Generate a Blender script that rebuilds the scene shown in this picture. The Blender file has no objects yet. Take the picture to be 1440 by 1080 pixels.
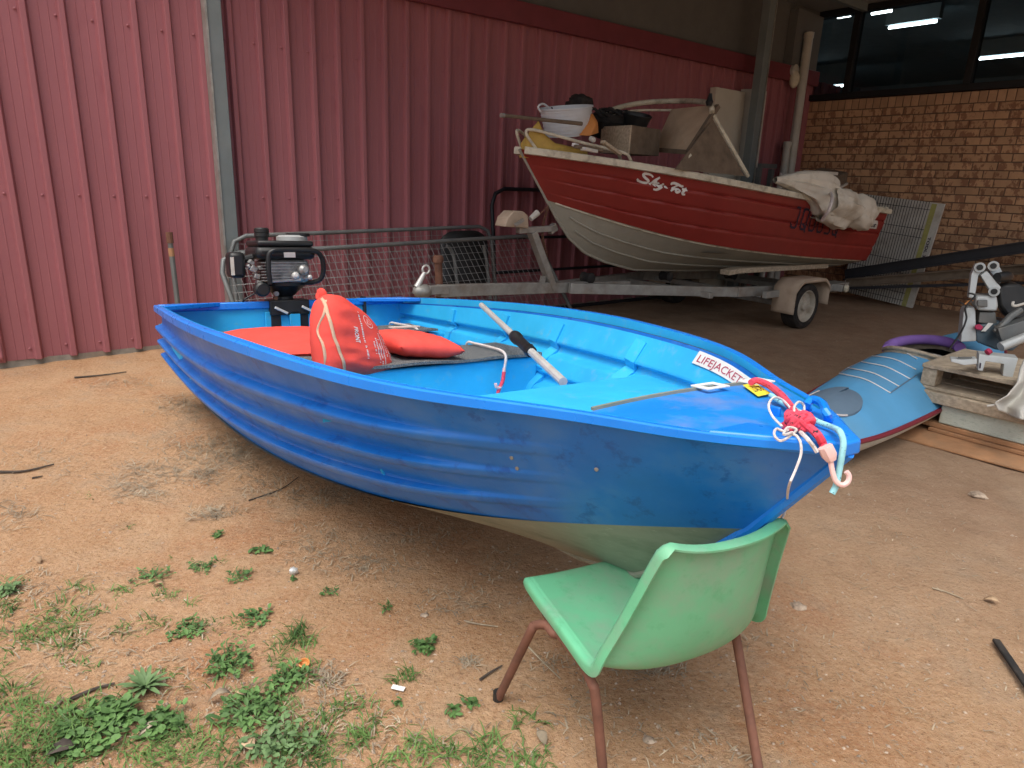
import bpy, bmesh, math, random
import numpy as np
from mathutils import Vector, Matrix, noise
random.seed(7); rng = np.random.default_rng(7)
R_ = math.radians
scn = bpy.context.scene
col = scn.collection

# ------------------------------------------------------------------ camera
CAM_H = 1.24
ROOF_D = 4.9     # how far the bay roof reaches out from the cladding wall
FPX, PITCH, ROLL, WALL_AZ = 960.279, 0.2898918, 0.0394175, 0.9047906
cp, sp, cr, sr = math.cos(PITCH), math.sin(PITCH), math.cos(ROLL), math.sin(ROLL)
MC = np.array([[cr, -sr, 0], [sr, cr, 0], [0, 0, 1.]]) @ np.array([[1, 0, 0], [0, cp, -sp], [0, sp, cp]]) @ np.array([[1, 0, 0], [0, 0, -1], [0, 1, 0.]])
cam_d = bpy.data.cameras.new('camera'); cam = bpy.data.objects.new('camera', cam_d); col.objects.link(cam)
m = Matrix.Identity(4)
for i in range(3):
    m[i][0] = MC[0][i]; m[i][1] = -MC[1][i]; m[i][2] = -MC[2][i]
m[2][3] = CAM_H
cam.matrix_world = m
cam_d.sensor_width = 36; cam_d.lens = FPX / 1440 * 36; cam_d.clip_start = .05; cam_d.clip_end = 2000
scn.camera = cam
# ------------------------------------------------------------------ sky, sun, exposure
SUN_EL, SUN_AZ = R_(68), R_(206)          # azimuth measured clockwise from +Y: the sun stands behind the camera, to the left
w = bpy.data.worlds.new('World'); scn.world = w; w.use_nodes = True
nt = w.node_tree; nt.nodes.clear()
sky = nt.nodes.new('ShaderNodeTexSky'); sky.sky_type = 'NISHITA'; sky.sun_disc = False
sky.sun_elevation = SUN_EL; sky.sun_rotation = SUN_AZ; sky.dust_density = 6; sky.air_density = 1.0; sky.ozone_density = .6
hs = nt.nodes.new('ShaderNodeHueSaturation'); hs.inputs['Saturation'].default_value = .42
bg = nt.nodes.new('ShaderNodeBackground'); bg.inputs['Strength'].default_value = .15
wo = nt.nodes.new('ShaderNodeOutputWorld')
nt.links.new(sky.outputs[0], hs.inputs['Color']); nt.links.new(hs.outputs[0], bg.inputs['Color']); nt.links.new(bg.outputs[0], wo.inputs['Surface'])
sl = bpy.data.lights.new('sun', 'SUN'); sl.energy = 1.25; sl.angle = R_(50); sl.color = (1, .95, .86)
so = bpy.data.objects.new('sun', sl); col.objects.link(so)
sd_ = Vector((math.sin(SUN_AZ) * math.cos(SUN_EL), math.cos(SUN_AZ) * math.cos(SUN_EL), math.sin(SUN_EL)))
so.rotation_euler = sd_.to_track_quat('Z', 'Y').to_euler()
vs = scn.view_settings; vs.view_transform = 'Standard'; vs.look = 'None'; vs.exposure = .5; vs.gamma = 1; vs.use_curve_mapping = False

# ------------------------------------------------------------------ frames
U = np.array([math.sin(WALL_AZ), math.cos(WALL_AZ)]); N = np.array([-math.cos(WALL_AZ), math.sin(WALL_AZ)])
DW = 5.18024; SC = 8.7627
O3 = np.array([0, 0, CAM_H])
def W(s, d, z):
    """s metres along the cladding wall, d metres out from it, z up"""
    q = U * s + N * (DW - d); return np.array([q[0], q[1], z])
def Wx(p): return W(p[0], p[1], p[2])
def ray(x, y): return MC.T @ np.array([(x - 720) / FPX, (y - 540) / FPX, 1.])
def PZ(x, y, z=0): r = ray(x, y); return O3 + r * (z - CAM_H) / r[2]
def PD(x, y, d): r = ray(x, y); return O3 + r * (DW - d) / (r[:2] @ N)
def PE(x, y, e): r = ray(x, y); return O3 + r * (SC - e) / (r[:2] @ U)
def PR(x, y, dep): return O3 + ray(x, y) * dep
def depth(p): return float((MC @ (np.array(p) - O3))[2])
def sdz(p): return np.array([p[:2] @ U, DW - p[:2] @ N, p[2]])

def spline(ys, xs):
    ys = np.array(ys, float); xs = np.array(xs, float); n = len(xs)
    A = np.zeros((n, n)); b = np.zeros(n); h = np.diff(xs); A[0, 0] = A[-1, -1] = 1
    for i in range(1, n - 1):
        A[i, i - 1] = h[i - 1]; A[i, i] = 2 * (h[i - 1] + h[i]); A[i, i + 1] = h[i]
        b[i] = 6 * ((ys[i + 1] - ys[i]) / h[i] - (ys[i] - ys[i - 1]) / h[i - 1])
    mm = np.linalg.solve(A, b)
    def f(t):
        k = min(max(int(np.searchsorted(xs, t)) - 1, 0), n - 2); d = t - xs[k]
        return float(ys[k] + d * ((ys[k + 1] - ys[k]) / h[k] - h[k] * (2 * mm[k] + mm[k + 1]) / 6) + d * d * mm[k] / 2 + d ** 3 * (mm[k + 1] - mm[k]) / (6 * h[k]))
    return f
def smooth_path(pts, n=6):
    """Catmull-Rom through the points"""
    P = [np.array(p, float) for p in pts]; P = [2 * P[0] - P[1]] + P + [2 * P[-1] - P[-2]]; out = []
    for i in range(1, len(P) - 2):
        for k in range(n):
            t = k / n; a, b, c, d = P[i - 1], P[i], P[i + 1], P[i + 2]
            out.append(.5 * (2 * b + (c - a) * t + (2 * a - 5 * b + 4 * c - d) * t * t + (3 * b - a - 3 * c + d) * t ** 3))
    out.append(P[-2]); return out
def nz(x, y, z=0, s=1): return noise.noise(Vector((x * s, y * s, z * s)))

# ------------------------------------------------------------------ materials
MATS = {}
def mat(name, c, rough=.6, metal=0, var=.12, sc=6, bump=0, bsc=80, dirt=None, dsc=2.5, damt=.5, dlo=.48, dhi=.68, spec=.4, c2=None, d2=None, d2sc=20, d2amt=.5, d2lo=.6, d2hi=.7, stretch=(1, 1, 1), emit=0, trans=0, rnd=0, bdist=.01):
    if name in MATS: return MATS[name]
    M = bpy.data.materials.new(name); MATS[name] = M; M.use_nodes = True
    t = M.node_tree; b = t.nodes['Principled BSDF']; L = t.links.new
    tc = t.nodes.new('ShaderNodeTexCoord'); mp = t.nodes.new('ShaderNodeMapping'); mp.inputs['Scale'].default_value = stretch
    L(tc.outputs['Object'], mp.inputs['Vector']); V = mp.outputs[0]
    if rnd:
        oi = t.nodes.new('ShaderNodeObjectInfo'); ad = t.nodes.new('ShaderNodeVectorMath'); ad.operation = 'MULTIPLY_ADD'
        cb = t.nodes.new('ShaderNodeCombineXYZ'); L(oi.outputs['Random'], cb.inputs[0]); L(oi.outputs['Random'], cb.inputs[1]); L(oi.outputs['Random'], cb.inputs[2])
        ad.inputs[1].default_value = (37, 53, 71); L(cb.outputs[0], ad.inputs[0]); L(V, ad.inputs[2]); V = ad.outputs[0]
    def ns(s, det=4, ro=.6):
        n = t.nodes.new('ShaderNodeTexNoise'); n.inputs['Scale'].default_value = s; n.inputs['Detail'].default_value = det; n.inputs['Roughness'].default_value = ro; L(V, n.inputs['Vector']); return n.outputs[0]
    def ramp(src, lo, hi):
        r = t.nodes.new('ShaderNodeMapRange'); r.inputs[1].default_value = lo; r.inputs[2].default_value = hi; L(src, r.inputs[0]); return r.outputs[0]
    def mix(f, a, bb, amt=1):
        x = t.nodes.new('ShaderNodeMix'); x.data_type = 'RGBA'
        if amt != 1:
            mu = t.nodes.new('ShaderNodeMath'); mu.operation = 'MULTIPLY'; mu.inputs[1].default_value = amt; L(f, mu.inputs[0]); f = mu.outputs[0]
        L(f, x.inputs[0])
        for k, q in ((6, a), (7, bb)):
            if isinstance(q, tuple): x.inputs[k].default_value = (*q, 1)
            else: L(q, x.inputs[k])
        return x.outputs[2]
    lo = tuple(v * (1 - var) for v in c); hi = tuple(min(1, v * (1 + var)) for v in (c2 or c))
    cur = mix(ramp(ns(sc), .3, .7), lo, hi)
    if dirt: cur = mix(ramp(ns(dsc, 6, .65), dlo, dhi), cur, dirt, damt)
    if d2: cur = mix(ramp(ns(d2sc, 5, .7), d2lo, d2hi), cur, d2, d2amt)
    if rnd > 1:
        hv = t.nodes.new('ShaderNodeHueSaturation'); r2 = t.nodes.new('ShaderNodeMapRange'); r2.inputs[3].default_value = 1 - (rnd - 1); r2.inputs[4].default_value = 1 + (rnd - 1)
        L(oi.outputs['Random'], r2.inputs[0]); L(r2.outputs[0], hv.inputs['Value']); L(cur, hv.inputs['Color']); cur = hv.outputs[0]
    L(cur, b.inputs['Base Color'])
    rr = t.nodes.new('ShaderNodeMapRange'); rr.inputs[3].default_value = max(0, rough - .12); rr.inputs[4].default_value = min(1, rough + .12); L(ns(sc * 3, 2), rr.inputs[0]); L(rr.outputs[0], b.inputs['Roughness'])
    b.inputs['Metallic'].default_value = metal; b.inputs['Specular IOR Level'].default_value = spec
    if trans: b.inputs['Transmission Weight'].default_value = trans
    if emit: L(cur, b.inputs['Emission Color']); b.inputs['Emission Strength'].default_value = emit
    if bump:
        bp = t.nodes.new('ShaderNodeBump'); bp.inputs['Strength'].default_value = bump; bp.inputs['Distance'].default_value = bdist; L(ns(bsc, 5, .7), bp.inputs['Height']); L(bp.outputs[0], b.inputs['Normal'])
    return M

dust = (.30, .22, .15)
M_clad = mat('maroon_cladding', (.32, .115, .132), .5, var=.07, sc=3, dirt=(.40, .16, .165), dsc=1.3, damt=.35, bump=.02, bsc=200, d2=(.25, .07, .085), d2sc=8, d2amt=.35, stretch=(1, 1, .25))
M_trim = mat('maroon_trim', (.17, .035, .045), .5, var=.1)
M_fibro = mat('grey_sheet', (.13, .13, .125), .8, var=.06, dirt=(.10, .10, .095), dsc=1)
M_post = mat('grey_green_steel', (.17, .20, .205), .5, var=.08, dirt=(.2, .2, .19), damt=.3)
M_galv = mat('galvanised_steel', (.36, .36, .34), .5, metal=.5, var=.18, sc=14, dirt=(.24, .19, .14), damt=.6, dsc=5)
M_mortar = mat('mortar', (.17, .11, .08), .95, var=.15, sc=40, bump=.3)
M_brick = mat('mottled_brick', (.54, .325, .185), .9, var=.10, sc=9, dirt=(.27, .13, .075), dsc=13, damt=.85, dlo=.50, dhi=.55, bump=.25, bsc=90, rnd=1.14, stretch=(1, 1, .6))
M_sill = mat('sill_brick', (.46, .28, .165), .9, var=.12, sc=9, bump=.25, bsc=90, rnd=1.12)
M_black = mat('black_frame', (.012, .013, .015), .45, var=.1)
M_ceil = mat('ceiling_lining', (.25, .25, .24), .9, var=.05)
M_conc = mat('concrete', (.26, .235, .2), .95, var=.2, sc=20, bump=.4, dirt=(.28, .17, .1), damt=.6)
M_room = mat('room_paint', (.13, .17, .19), .9, var=.1)
M_tube = mat('fluorescent_tube', (1, 1, .96), .5, var=0, emit=12)
M_blue = mat('weathered_blue_paint', (.007, .165, .60), .40, var=.12, sc=5, dirt=(.07, .21, .50), dsc=5, damt=.5, dlo=.50, dhi=.66, d2=(.004, .075, .36), d2sc=14, d2amt=.65, d2lo=.56, d2hi=.66, bump=.03, bsc=40, spec=.5)
M_bluerim = mat('bright_blue_paint', (.006, .21, .76), .3, var=.08, dirt=(.02, .24, .74), d2=(.14, .42, .80), d2sc=30, d2amt=.4, d2lo=.64, spec=.5)
M_bluein = mat('cyan_blue_paint', (.03, .46, .82), .5, var=.09, sc=4, dirt=(.03, .36, .72), damt=.5, d2=(.17, .44, .58), d2sc=16, d2amt=.5, d2lo=.56, bump=.02)
M_bluedk = mat('deep_blue_paint', (.008, .22, .66), .45, var=.1, dirt=(.16, .24, .52), damt=.7, dsc=7, d2=(.03, .34, .76), d2sc=12)
M_alu = mat('dull_aluminium', (.29, .30, .245), .5, metal=.15, var=.12, sc=4, dirt=(.12, .155, .11), dsc=4, damt=.75, d2=(.42, .42, .36), d2sc=25, d2amt=.5, bump=.05, stretch=(1, 1, 3))
M_blkp = mat('black_plastic', (.013, .014, .015), .42, var=.2, dirt=(.06, .055, .05), damt=.35)
M_rub = mat('black_rubber', (.018, .017, .017), .8, var=.2, dirt=(.09, .07, .055), damt=.5, dsc=8)
M_eng = mat('cast_engine_metal', (.33, .33, .32), .42, metal=.45, var=.3, sc=25, dirt=(.05, .045, .04), dsc=12, damt=.75)
M_greyp = mat('grey_plastic', (.36, .37, .37), .45, var=.08, dirt=(.26, .24, .2), damt=.4)
M_redf = mat('orange_red_fabric', (.80, .085, .065), .8, var=.10, sc=5, dirt=(.66, .09, .08), damt=.4, bump=.25, bsc=25, spec=.2)
M_strap = mat('beige_webbing', (.60, .40, .27), .9, var=.15, sc=30)
M_white = mat('white_print', (.75, .74, .71), .6, var=.05)
M_whited = mat('dirty_white', (.60, .58, .53), .7, var=.12, dirt=(.35, .29, .22), damt=.5, dsc=8)
M_carpet = mat('speckled_grey_carpet', (.10, .11, .12), 1, var=.35, sc=140, d2=(.32, .32, .31), d2sc=220, d2amt=.8, d2lo=.50, d2hi=.56, bump=.6, bsc=220, spec=.1)
M_pole = mat('brushed_aluminium_pole', (.66, .66, .64), .4, metal=.3, var=.1, dirt=(.4, .38, .33), damt=.5, dsc=12)
M_pink = mat('pink_red_cord', (.75, .07, .12), .8, var=.15, sc=60, d2=(.02, .02, .03), d2sc=90, d2lo=.585, d2hi=.61, d2amt=1)
M_cyan = mat('pale_cyan_cord', (.30, .62, .68), .8, var=.12, sc=60, d2=(.03, .10, .12), d2sc=80, d2lo=.59, d2hi=.62, d2amt=.8)
M_rope = mat('white_rope', (.70, .64, .62), .9, var=.15, sc=150, bump=.5, bsc=300)
M_hookp = mat('pale_pink_plastic', (.80, .53, .50), .5, var=.1)
M_yel = mat('yellow_sticker', (.85, .72, .06), .5, var=.06)
M_yels = mat('faded_yellow_strip', (.42, .40, .13), .7, var=.15, sc=12, dirt=(.25, .24, .15), damt=.6, dsc=9)
M_ink = mat('dark_print', (.03, .02, .04), .7, var=.05)
M_inkr = mat('maroon_print', (.42, .03, .09), .7, var=.05)
M_red = mat('faded_red_paint', (.26, .030, .024), .42, var=.10, sc=4, dirt=(.20, .03, .026), damt=.5, d2=(.45, .12, .08), d2sc=40, d2lo=.70, d2hi=.74, d2amt=.6)
M_hullg = mat('bare_hull_metal', (.37, .36, .30), .55, metal=.1, var=.12, sc=3, dirt=(.22, .2, .16), damt=.6, dsc=3)
M_cream = mat('grubby_cream_paint', (.62, .58, .46), .6, var=.1, dirt=(.23, .19, .13), dsc=9, damt=.8)
M_wood = mat('grey_weathered_wood', (.46, .38, .28), .9, var=.25, sc=9, dirt=(.27, .22, .16), damt=.6, dsc=8, bump=.4, bsc=40, stretch=(1.5, 6, 6))
M_woodd = mat('dark_weathered_wood', (.16, .12, .085), .9, var=.25, sc=12, bump=.4, bsc=40)
M_ply = mat('brown_hardboard', (.48, .36, .25), .85, var=.12, sc=6, dirt=(.34, .25, .17), damt=.5)
M_plyg = mat('tan_plywood', (.38, .20, .10), .9, var=.2, sc=7, dirt=(.27, .17, .10), damt=.6, dsc=6, bump=.2)
M_yelp = mat('faded_yellow_plastic', (.50, .33, .07), .6, var=.15, dirt=(.32, .2, .06), damt=.6, dsc=7)
M_tub = mat('white_tub_plastic', (.60, .64, .68), .5, var=.06, dirt=(.4, .4, .38), damt=.3)
M_ora = mat('faded_orange_plastic', (.62, .25, .07), .55, var=.12, dirt=(.4, .2, .09), damt=.4)
M_canvas = mat('dirty_white_canvas', (.66, .62, .53), .9, var=.08, sc=6, dirt=(.38, .31, .22), dsc=5, damt=.7, bump=.3, bsc=18)
M_rimw = mat('painted_wheel_rim', (.46, .42, .35), .55, var=.12, dirt=(.2, .15, .1), damt=.7, dsc=9)
M_guard = mat('dusty_mudguard', (.46, .36, .27), .7, var=.1, dirt=(.33, .25, .17), damt=.6, dsc=5)
M_rust = mat('rusty_steel', (.15, .07, .045), .85, var=.3, sc=25, dirt=(.23, .12, .075), dsc=12, damt=.6, bump=.3, bsc=120)
M_wire = mat('galvanised_wire', (.27, .27, .27), .5, metal=.3, var=.15)
M_tubeg = mat('dull_grey_tube', (.15, .16, .16), .5, metal=.3, var=.2, dirt=(.2, .16, .12), damt=.4)
M_kay = mat('blue_canvas_deck', (.10, .35, .62), .7, var=.08, sc=4, dirt=(.14, .33, .52), damt=.5, bump=.12, bsc=12)
M_hatch = mat('blue_grey_cover', (.13, .20, .28), .75, var=.08, bump=.1, bsc=60)
M_kayh = mat('pale_hull', (.58, .54, .46), .5, var=.1, dirt=(.35, .28, .2), damt=.5)
M_burg = mat('burgundy_stripe', (.20, .02, .035), .5, var=.1)
M_purp = mat('purple_foam', (.30, .17, .55), .9, var=.1, bump=.1)
M_foam = mat('speckled_pale_green_slab', (.56, .62, .55), .9, var=.12, sc=30, d2=(.25, .32, .27), d2sc=30, d2lo=.5, d2amt=.7, bump=.5, bsc=60, stretch=(1, 1, 3))
M_saw = mat('saw_grey_blue', (.055, .10, .14), .5, var=.1, dirt=(.2, .19, .17), damt=.35)
M_sawl = mat('saw_alloy', (.52, .55, .55), .45, metal=.25, var=.08, dirt=(.28, .26, .22), damt=.4, dsc=12)
M_tarp = mat('pale_grey_cover', (.52, .51, .47), .85, var=.06, dirt=(.4, .36, .3), damt=.4, bump=.15, bsc=10)
M_green = mat('faded_green_plastic', (.14, .47, .26), .42, var=.08, sc=5, dirt=(.24, .36, .26), dsc=6, damt=.8, dlo=.45, dhi=.66, d2=(.075, .36, .17), d2sc=22, d2amt=.55, d2lo=.55, d2hi=.72, bump=.03, bsc=150, spec=.5)
M_rustleg = mat('rust_brown_chair_leg', (.17, .075, .05), .75, var=.2, sc=20, dirt=(.11, .055, .04), damt=.6, dsc=14, bump=.15, bsc=150)
M_leaf = mat('green_leaf', (.055, .125, .035), .6, var=.4, sc=14, c2=(.10, .19, .055), spec=.3)
M_leafp = mat('pale_green_leaf', (.12, .20, .08), .6, var=.25, sc=14, spec=.3)
M_grass = mat('grass_blade', (.06, .135, .03), .65, var=.4, sc=8, c2=(.11, .19, .05), dirt=(.30, .25, .13), dsc=9, damt=.6, dlo=.6, dhi=.72, spec=.3)
M_dry = mat('dry_dead_grass', (.25, .20, .14), .95, var=.4, sc=15, c2=(.34, .28, .20))
M_bark = mat('dark_twig', (.07, .055, .045), .9, var=.4, sc=30)
M_dleaf = mat('dry_leaf', (.34, .2, .11), .8, var=.3, sc=20, c2=(.45, .32, .2))
M_stone = mat('pebble', (.26, .19, .135), .95, var=.45, sc=30, c2=(.38, .30, .23))
M_drum = mat('black_steel_beam', (.011, .012, .017), .5, var=.25, dirt=(.05, .045, .045), damt=.3)
M_cab = mat('smooth_cream_sheet', (.58, .55, .47), .6, var=.05, dirt=(.45, .41, .33), damt=.4, dsc=2)
M_pvc = mat('pvc_pipe', (.46, .45, .41), .5, var=.06, dirt=(.3, .27, .22), damt=.4, dsc=5)

def glass_mat():
    M = bpy.data.materials.new('window_glass'); M.use_nodes = True; t = M.node_tree; t.nodes.clear()
    o = t.nodes.new('ShaderNodeOutputMaterial'); mx = t.nodes.new('ShaderNodeMixShader'); a = t.nodes.new('ShaderNodeBsdfTransparent'); g = t.nodes.new('ShaderNodeBsdfGlossy')
    a.inputs[0].default_value = (.75, .82, .85, 1); g.inputs['Roughness'].default_value = .03; f = t.nodes.new('ShaderNodeFresnel'); f.inputs[0].default_value = 1.5
    t.links.new(f.outputs[0], mx.inputs[0]); t.links.new(a.outputs[0], mx.inputs[1]); t.links.new(g.outputs[0], mx.inputs[2]); t.links.new(mx.outputs[0], o.inputs[0]); return M
M_glass = glass_mat()

def ground_mat():
    M = bpy.data.materials.new('sandy_red_soil'); M.use_nodes = True; t = M.node_tree; b = t.nodes['Principled BSDF']; L = t.links.new
    geo = t.nodes.new('ShaderNodeNewGeometry'); P = geo.outputs['Position']
    def ns(s, det=6, ro=.6, vec=P):
        n = t.nodes.new('ShaderNodeTexNoise'); n.inputs['Scale'].default_value = s; n.inputs['Detail'].default_value = det; n.inputs['Roughness'].default_value = ro; L(vec, n.inputs['Vector']); return n.outputs[0]
    def rg(src, lo, hi, a=0, z=1):
        r = t.nodes.new('ShaderNodeMapRange'); r.inputs[1].default_value = lo; r.inputs[2].default_value = hi; r.inputs[3].default_value = a; r.inputs[4].default_value = z; L(src, r.inputs[0]); return r.outputs[0]
    def mix(f, a, bb, mode='MIX'):
        x = t.nodes.new('ShaderNodeMix'); x.data_type = 'RGBA'; x.blend_type = mode; L(f, x.inputs[0])
        for k, q in ((6, a), (7, bb)):
            if isinstance(q, tuple): x.inputs[k].default_value = (*q, 1)
            else: L(q, x.inputs[k])
        return x.outputs[2]
    c = mix(rg(ns(1.3, 6, .7), .38, .62), (.33, .172, .082), (.42, .265, .152))
    c = mix(rg(ns(1.7, 7), .50, .64, 0, .8), c, (.33, .14, .06))
    c = mix(rg(ns(2.6, 8, .75), .53, .66, 0, .75), c, (.27, .19, .13))
    c = mix(rg(ns(9, 8, .75), .54, .68, 0, .6), c, (.20, .12, .075))
    c = mix(rg(ns(60, 4, .7), .3, .75, 0, .55), c, (.60, .42, .27))
    c = mix(rg(ns(110, 3, .7), .58, .68, 0, .7), c, (.16, .085, .045))
    vo = t.nodes.new('ShaderNodeTexVoronoi'); vo.inputs['Scale'].default_value = 170; L(P, vo.inputs['Vector'])
    c = mix(rg(vo.outputs['Distance'], .0, .25, .55, 0), c, vo.outputs['Color'], 'SOFT_LIGHT')
    # towards the sheds: browner earth, mostly the roof's shade mixed into the soil colour
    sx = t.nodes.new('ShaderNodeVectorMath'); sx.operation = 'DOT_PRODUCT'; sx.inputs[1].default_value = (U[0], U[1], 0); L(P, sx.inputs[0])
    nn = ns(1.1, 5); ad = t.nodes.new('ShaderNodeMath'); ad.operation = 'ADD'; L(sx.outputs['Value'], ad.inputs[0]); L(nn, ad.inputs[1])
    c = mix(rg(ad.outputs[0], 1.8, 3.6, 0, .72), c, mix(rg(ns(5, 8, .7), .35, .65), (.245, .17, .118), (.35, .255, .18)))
    L(c, b.inputs['Base Color']); b.inputs['Roughness'].default_value = .95; b.inputs['Specular IOR Level'].default_value = .15
    h1 = ns(70, 6, .75); h2 = ns(12, 6, .7)
    s = t.nodes.new('ShaderNodeMath'); s.operation = 'MULTIPLY_ADD'; s.inputs[1].default_value = 2.0; L(h2, s.inputs[0]); L(h1, s.inputs[2])
    bp = t.nodes.new('ShaderNodeBump'); bp.inputs['Strength'].default_value = .8; bp.inputs['Distance'].default_value = .012; L(s.outputs[0], bp.inputs['Height']); L(bp.outputs[0], b.inputs['Normal'])
    return M
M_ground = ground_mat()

# ------------------------------------------------------------------ mesh building
WL = {}
def thing(name, label, cat, loc=(0, 0, 0), group=None, kind=None):
    o = bpy.data.objects.new(name, None); col.objects.link(o); o.location = loc; o.empty_display_size = .1
    WL[o] = np.array(loc, float); tag(o, label, cat, group, kind); return o
def tag(o, label=None, cat=None, group=None, kind=None):
    if label: o['label'] = label
    if cat: o['category'] = cat
    if group: o['group'] = group
    if kind: o['kind'] = kind
    return o
class MB:
    def __init__(s, xf=None): s.v = []; s.f = []; s.mi = []; s.xf = xf; s.m = 0
    def add(s, vs, fs):
        o = len(s.v); s.v += [np.array(s.xf(p) if s.xf else p, float) for p in vs]; s.f += [tuple(i + o for i in f) for f in fs]; s.mi += [s.m] * len(fs); return s
    def box(s, c, d, R=None):
        c = np.array(c, float); d = np.array(d, float) / 2; vs = []
        for x in (-1, 1):
            for y in (-1, 1):
                for z in (-1, 1):
                    q = d * np.array([x, y, z]); vs.append(c + (R @ q if R is not None else q))
        return s.add(vs, [(0, 1, 3, 2), (4, 6, 7, 5), (0, 4, 5, 1), (2, 3, 7, 6), (0, 2, 6, 4), (1, 5, 7, 3)])
    def box2(s, a, b): a = np.array(a, float); b = np.array(b, float); return s.box((a + b) / 2, abs(b - a))
    def hexa(s, b4, t4): return s.add(list(b4) + list(t4), [(3, 2, 1, 0), (4, 5, 6, 7), (0, 1, 5, 4), (1, 2, 6, 5), (2, 3, 7, 6), (3, 0, 4, 7)])
    def beam(s, p, q, w, h, up=(0, 0, 1)):
        p = np.array(p, float); q = np.array(q, float); a = q - p; a /= np.linalg.norm(a); up = np.array(up, float)
        l = np.cross(up, a); l /= np.linalg.norm(l); v = np.cross(a, l); l = l * w / 2; v = v * h / 2
        return s.hexa([p - l - v, p + l - v, p + l + v, p - l + v], [q - l - v, q + l - v, q + l + v, q - l + v])
    def tube(s, pts, r, n=8, closed=False, caps=True):
        P = [np.array(p, float) for p in pts]; k = len(P); rs = r if hasattr(r, '__len__') else [r] * k; vs = []; fs = []; prev = None
        for i in range(k):
            a = (P[(i + 1) % k] if (closed or i < k - 1) else P[i]) - (P[i - 1] if (closed or i > 0) else P[i]); a = a / (np.linalg.norm(a) + 1e-12)
            if prev is None:
                e = np.array([0, 0, 1.]) if abs(a[2]) < .9 else np.array([1., 0, 0]); l = np.cross(a, e)
            else: l = prev - a * (prev @ a)
            l /= np.linalg.norm(l) + 1e-12; prev = l; b = np.cross(a, l)
            for j in range(n):
                t = 2 * math.pi * j / n; vs.append(P[i] + rs[i] * (l * math.cos(t) + b * math.sin(t)))
        for i in range(k if closed else k - 1):
            for j in range(n):
                i2 = (i + 1) % k; fs.append((i * n + j, i * n + (j + 1) % n, i2 * n + (j + 1) % n, i2 * n + j))
        if caps and not closed: fs.append(tuple(range(n))[::-1]); fs.append(tuple((k - 1) * n + j for j in range(n)))
        return s.add(vs, fs)
    def sweep(s, pts, sec, up=(0, 0, 1), caps=True):
        P = [np.array(p, float) for p in pts]; k = len(P); n = len(sec); vs = []; fs = []; up = np.array(up, float)
        for i in range(k):
            a = P[min(i + 1, k - 1)] - P[max(i - 1, 0)]; a /= np.linalg.norm(a) + 1e-12; l = np.cross(a, up); l /= np.linalg.norm(l) + 1e-12; v = np.cross(l, a)
            for (x, y) in sec: vs.append(P[i] + l * x + v * y)
        for i in range(k - 1):
            for j in range(n): fs.append((i * n + j, i * n + (j + 1) % n, (i + 1) * n + (j + 1) % n, (i + 1) * n + j))
        if caps: fs.append(tuple(range(n))[::-1]); fs.append(tuple((k - 1) * n + j for j in range(n)))
        return s.add(vs, fs)
    def lathe(s, prof, c, axis=(0, 0, 1), n=20, caps=True):
        a = np.array(axis, float); a /= np.linalg.norm(a); e = np.array([0, 0, 1.]) if abs(a[2]) < .9 else np.array([1., 0, 0]); l = np.cross(a, e); l /= np.linalg.norm(l); b = np.cross(a, l); c = np.array(c, float); vs = []; fs = []
        for (r, z) in prof:
            for j in range(n):
                t = 2 * math.pi * j / n; vs.append(c + a * z + r * (l * math.cos(t) + b * math.sin(t)))
        k = len(prof)
        for i in range(k - 1):
            for j in range(n): fs.append((i * n + j, i * n + (j + 1) % n, (i + 1) * n + (j + 1) % n, (i + 1) * n + j))
        if caps: fs.append(tuple(range(n))[::-1]); fs.append(tuple((k - 1) * n + j for j in range(n)))
        return s.add(vs, fs)
    def grid(s, fn, nu, nv, flip=False):
        vs = [fn(i / nu, j / nv) for i in range(nu + 1) for j in range(nv + 1)]; fs = []
        for i in range(nu):
            for j in range(nv):
                q = (i * (nv + 1) + j, (i + 1) * (nv + 1) + j, (i + 1) * (nv + 1) + j + 1, i * (nv + 1) + j + 1); fs.append(q[::-1] if flip else q)
        return s.add(vs, fs)
    def blob(s, c, rad, nu=14, nv=9, amp=.12, fr=3, seed=0):
        c = np.array(c, float); rad = np.array(rad, float)
        def fn(a, b):
            th = 2 * math.pi * a; ph = math.pi * b; d = np.array([math.cos(th) * math.sin(ph), math.sin(th) * math.sin(ph), math.cos(ph)])
            return c + rad * d * (1 + amp * nz(d[0] + seed, d[1], d[2], fr))
        return s.grid(fn, nu, nv)
    def build(s, name, mt, parent=None, loc=None, smooth=True, bevel=0, solid=0, ang=35, recalc=True, subsurf=0, merge=0):
        me = bpy.data.meshes.new(name); base = WL[parent] if parent is not None else np.array(loc if loc is not None else (0, 0, 0), float)
        me.from_pydata([tuple(p - base) for p in s.v], [], s.f)
        if recalc or merge:
            bm = bmesh.new(); bm.from_mesh(me)
            if merge: bmesh.ops.remove_doubles(bm, verts=bm.verts, dist=merge)
            if recalc: bmesh.ops.recalc_face_normals(bm, faces=bm.faces)
            bm.to_mesh(me); bm.free()
        for q in (mt if isinstance(mt, (list, tuple)) else [mt]): me.materials.append(q)
        if isinstance(mt, (list, tuple)) and not merge: me.polygons.foreach_set('material_index', s.mi)
        if smooth: me.shade_smooth(); me.set_sharp_from_angle(angle=R_(ang))
        o = bpy.data.objects.new(name, me); col.objects.link(o); WL[o] = base
        if parent is not None: o.parent = parent
        else: o.location = tuple(base)
        if solid: mo = o.modifiers.new('thickness', 'SOLIDIFY'); mo.thickness = solid; mo.offset = 0
        if bevel: mo = o.modifiers.new('bevel', 'BEVEL'); mo.width = bevel; mo.segments = 2; mo.limit_method = 'ANGLE'
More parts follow.
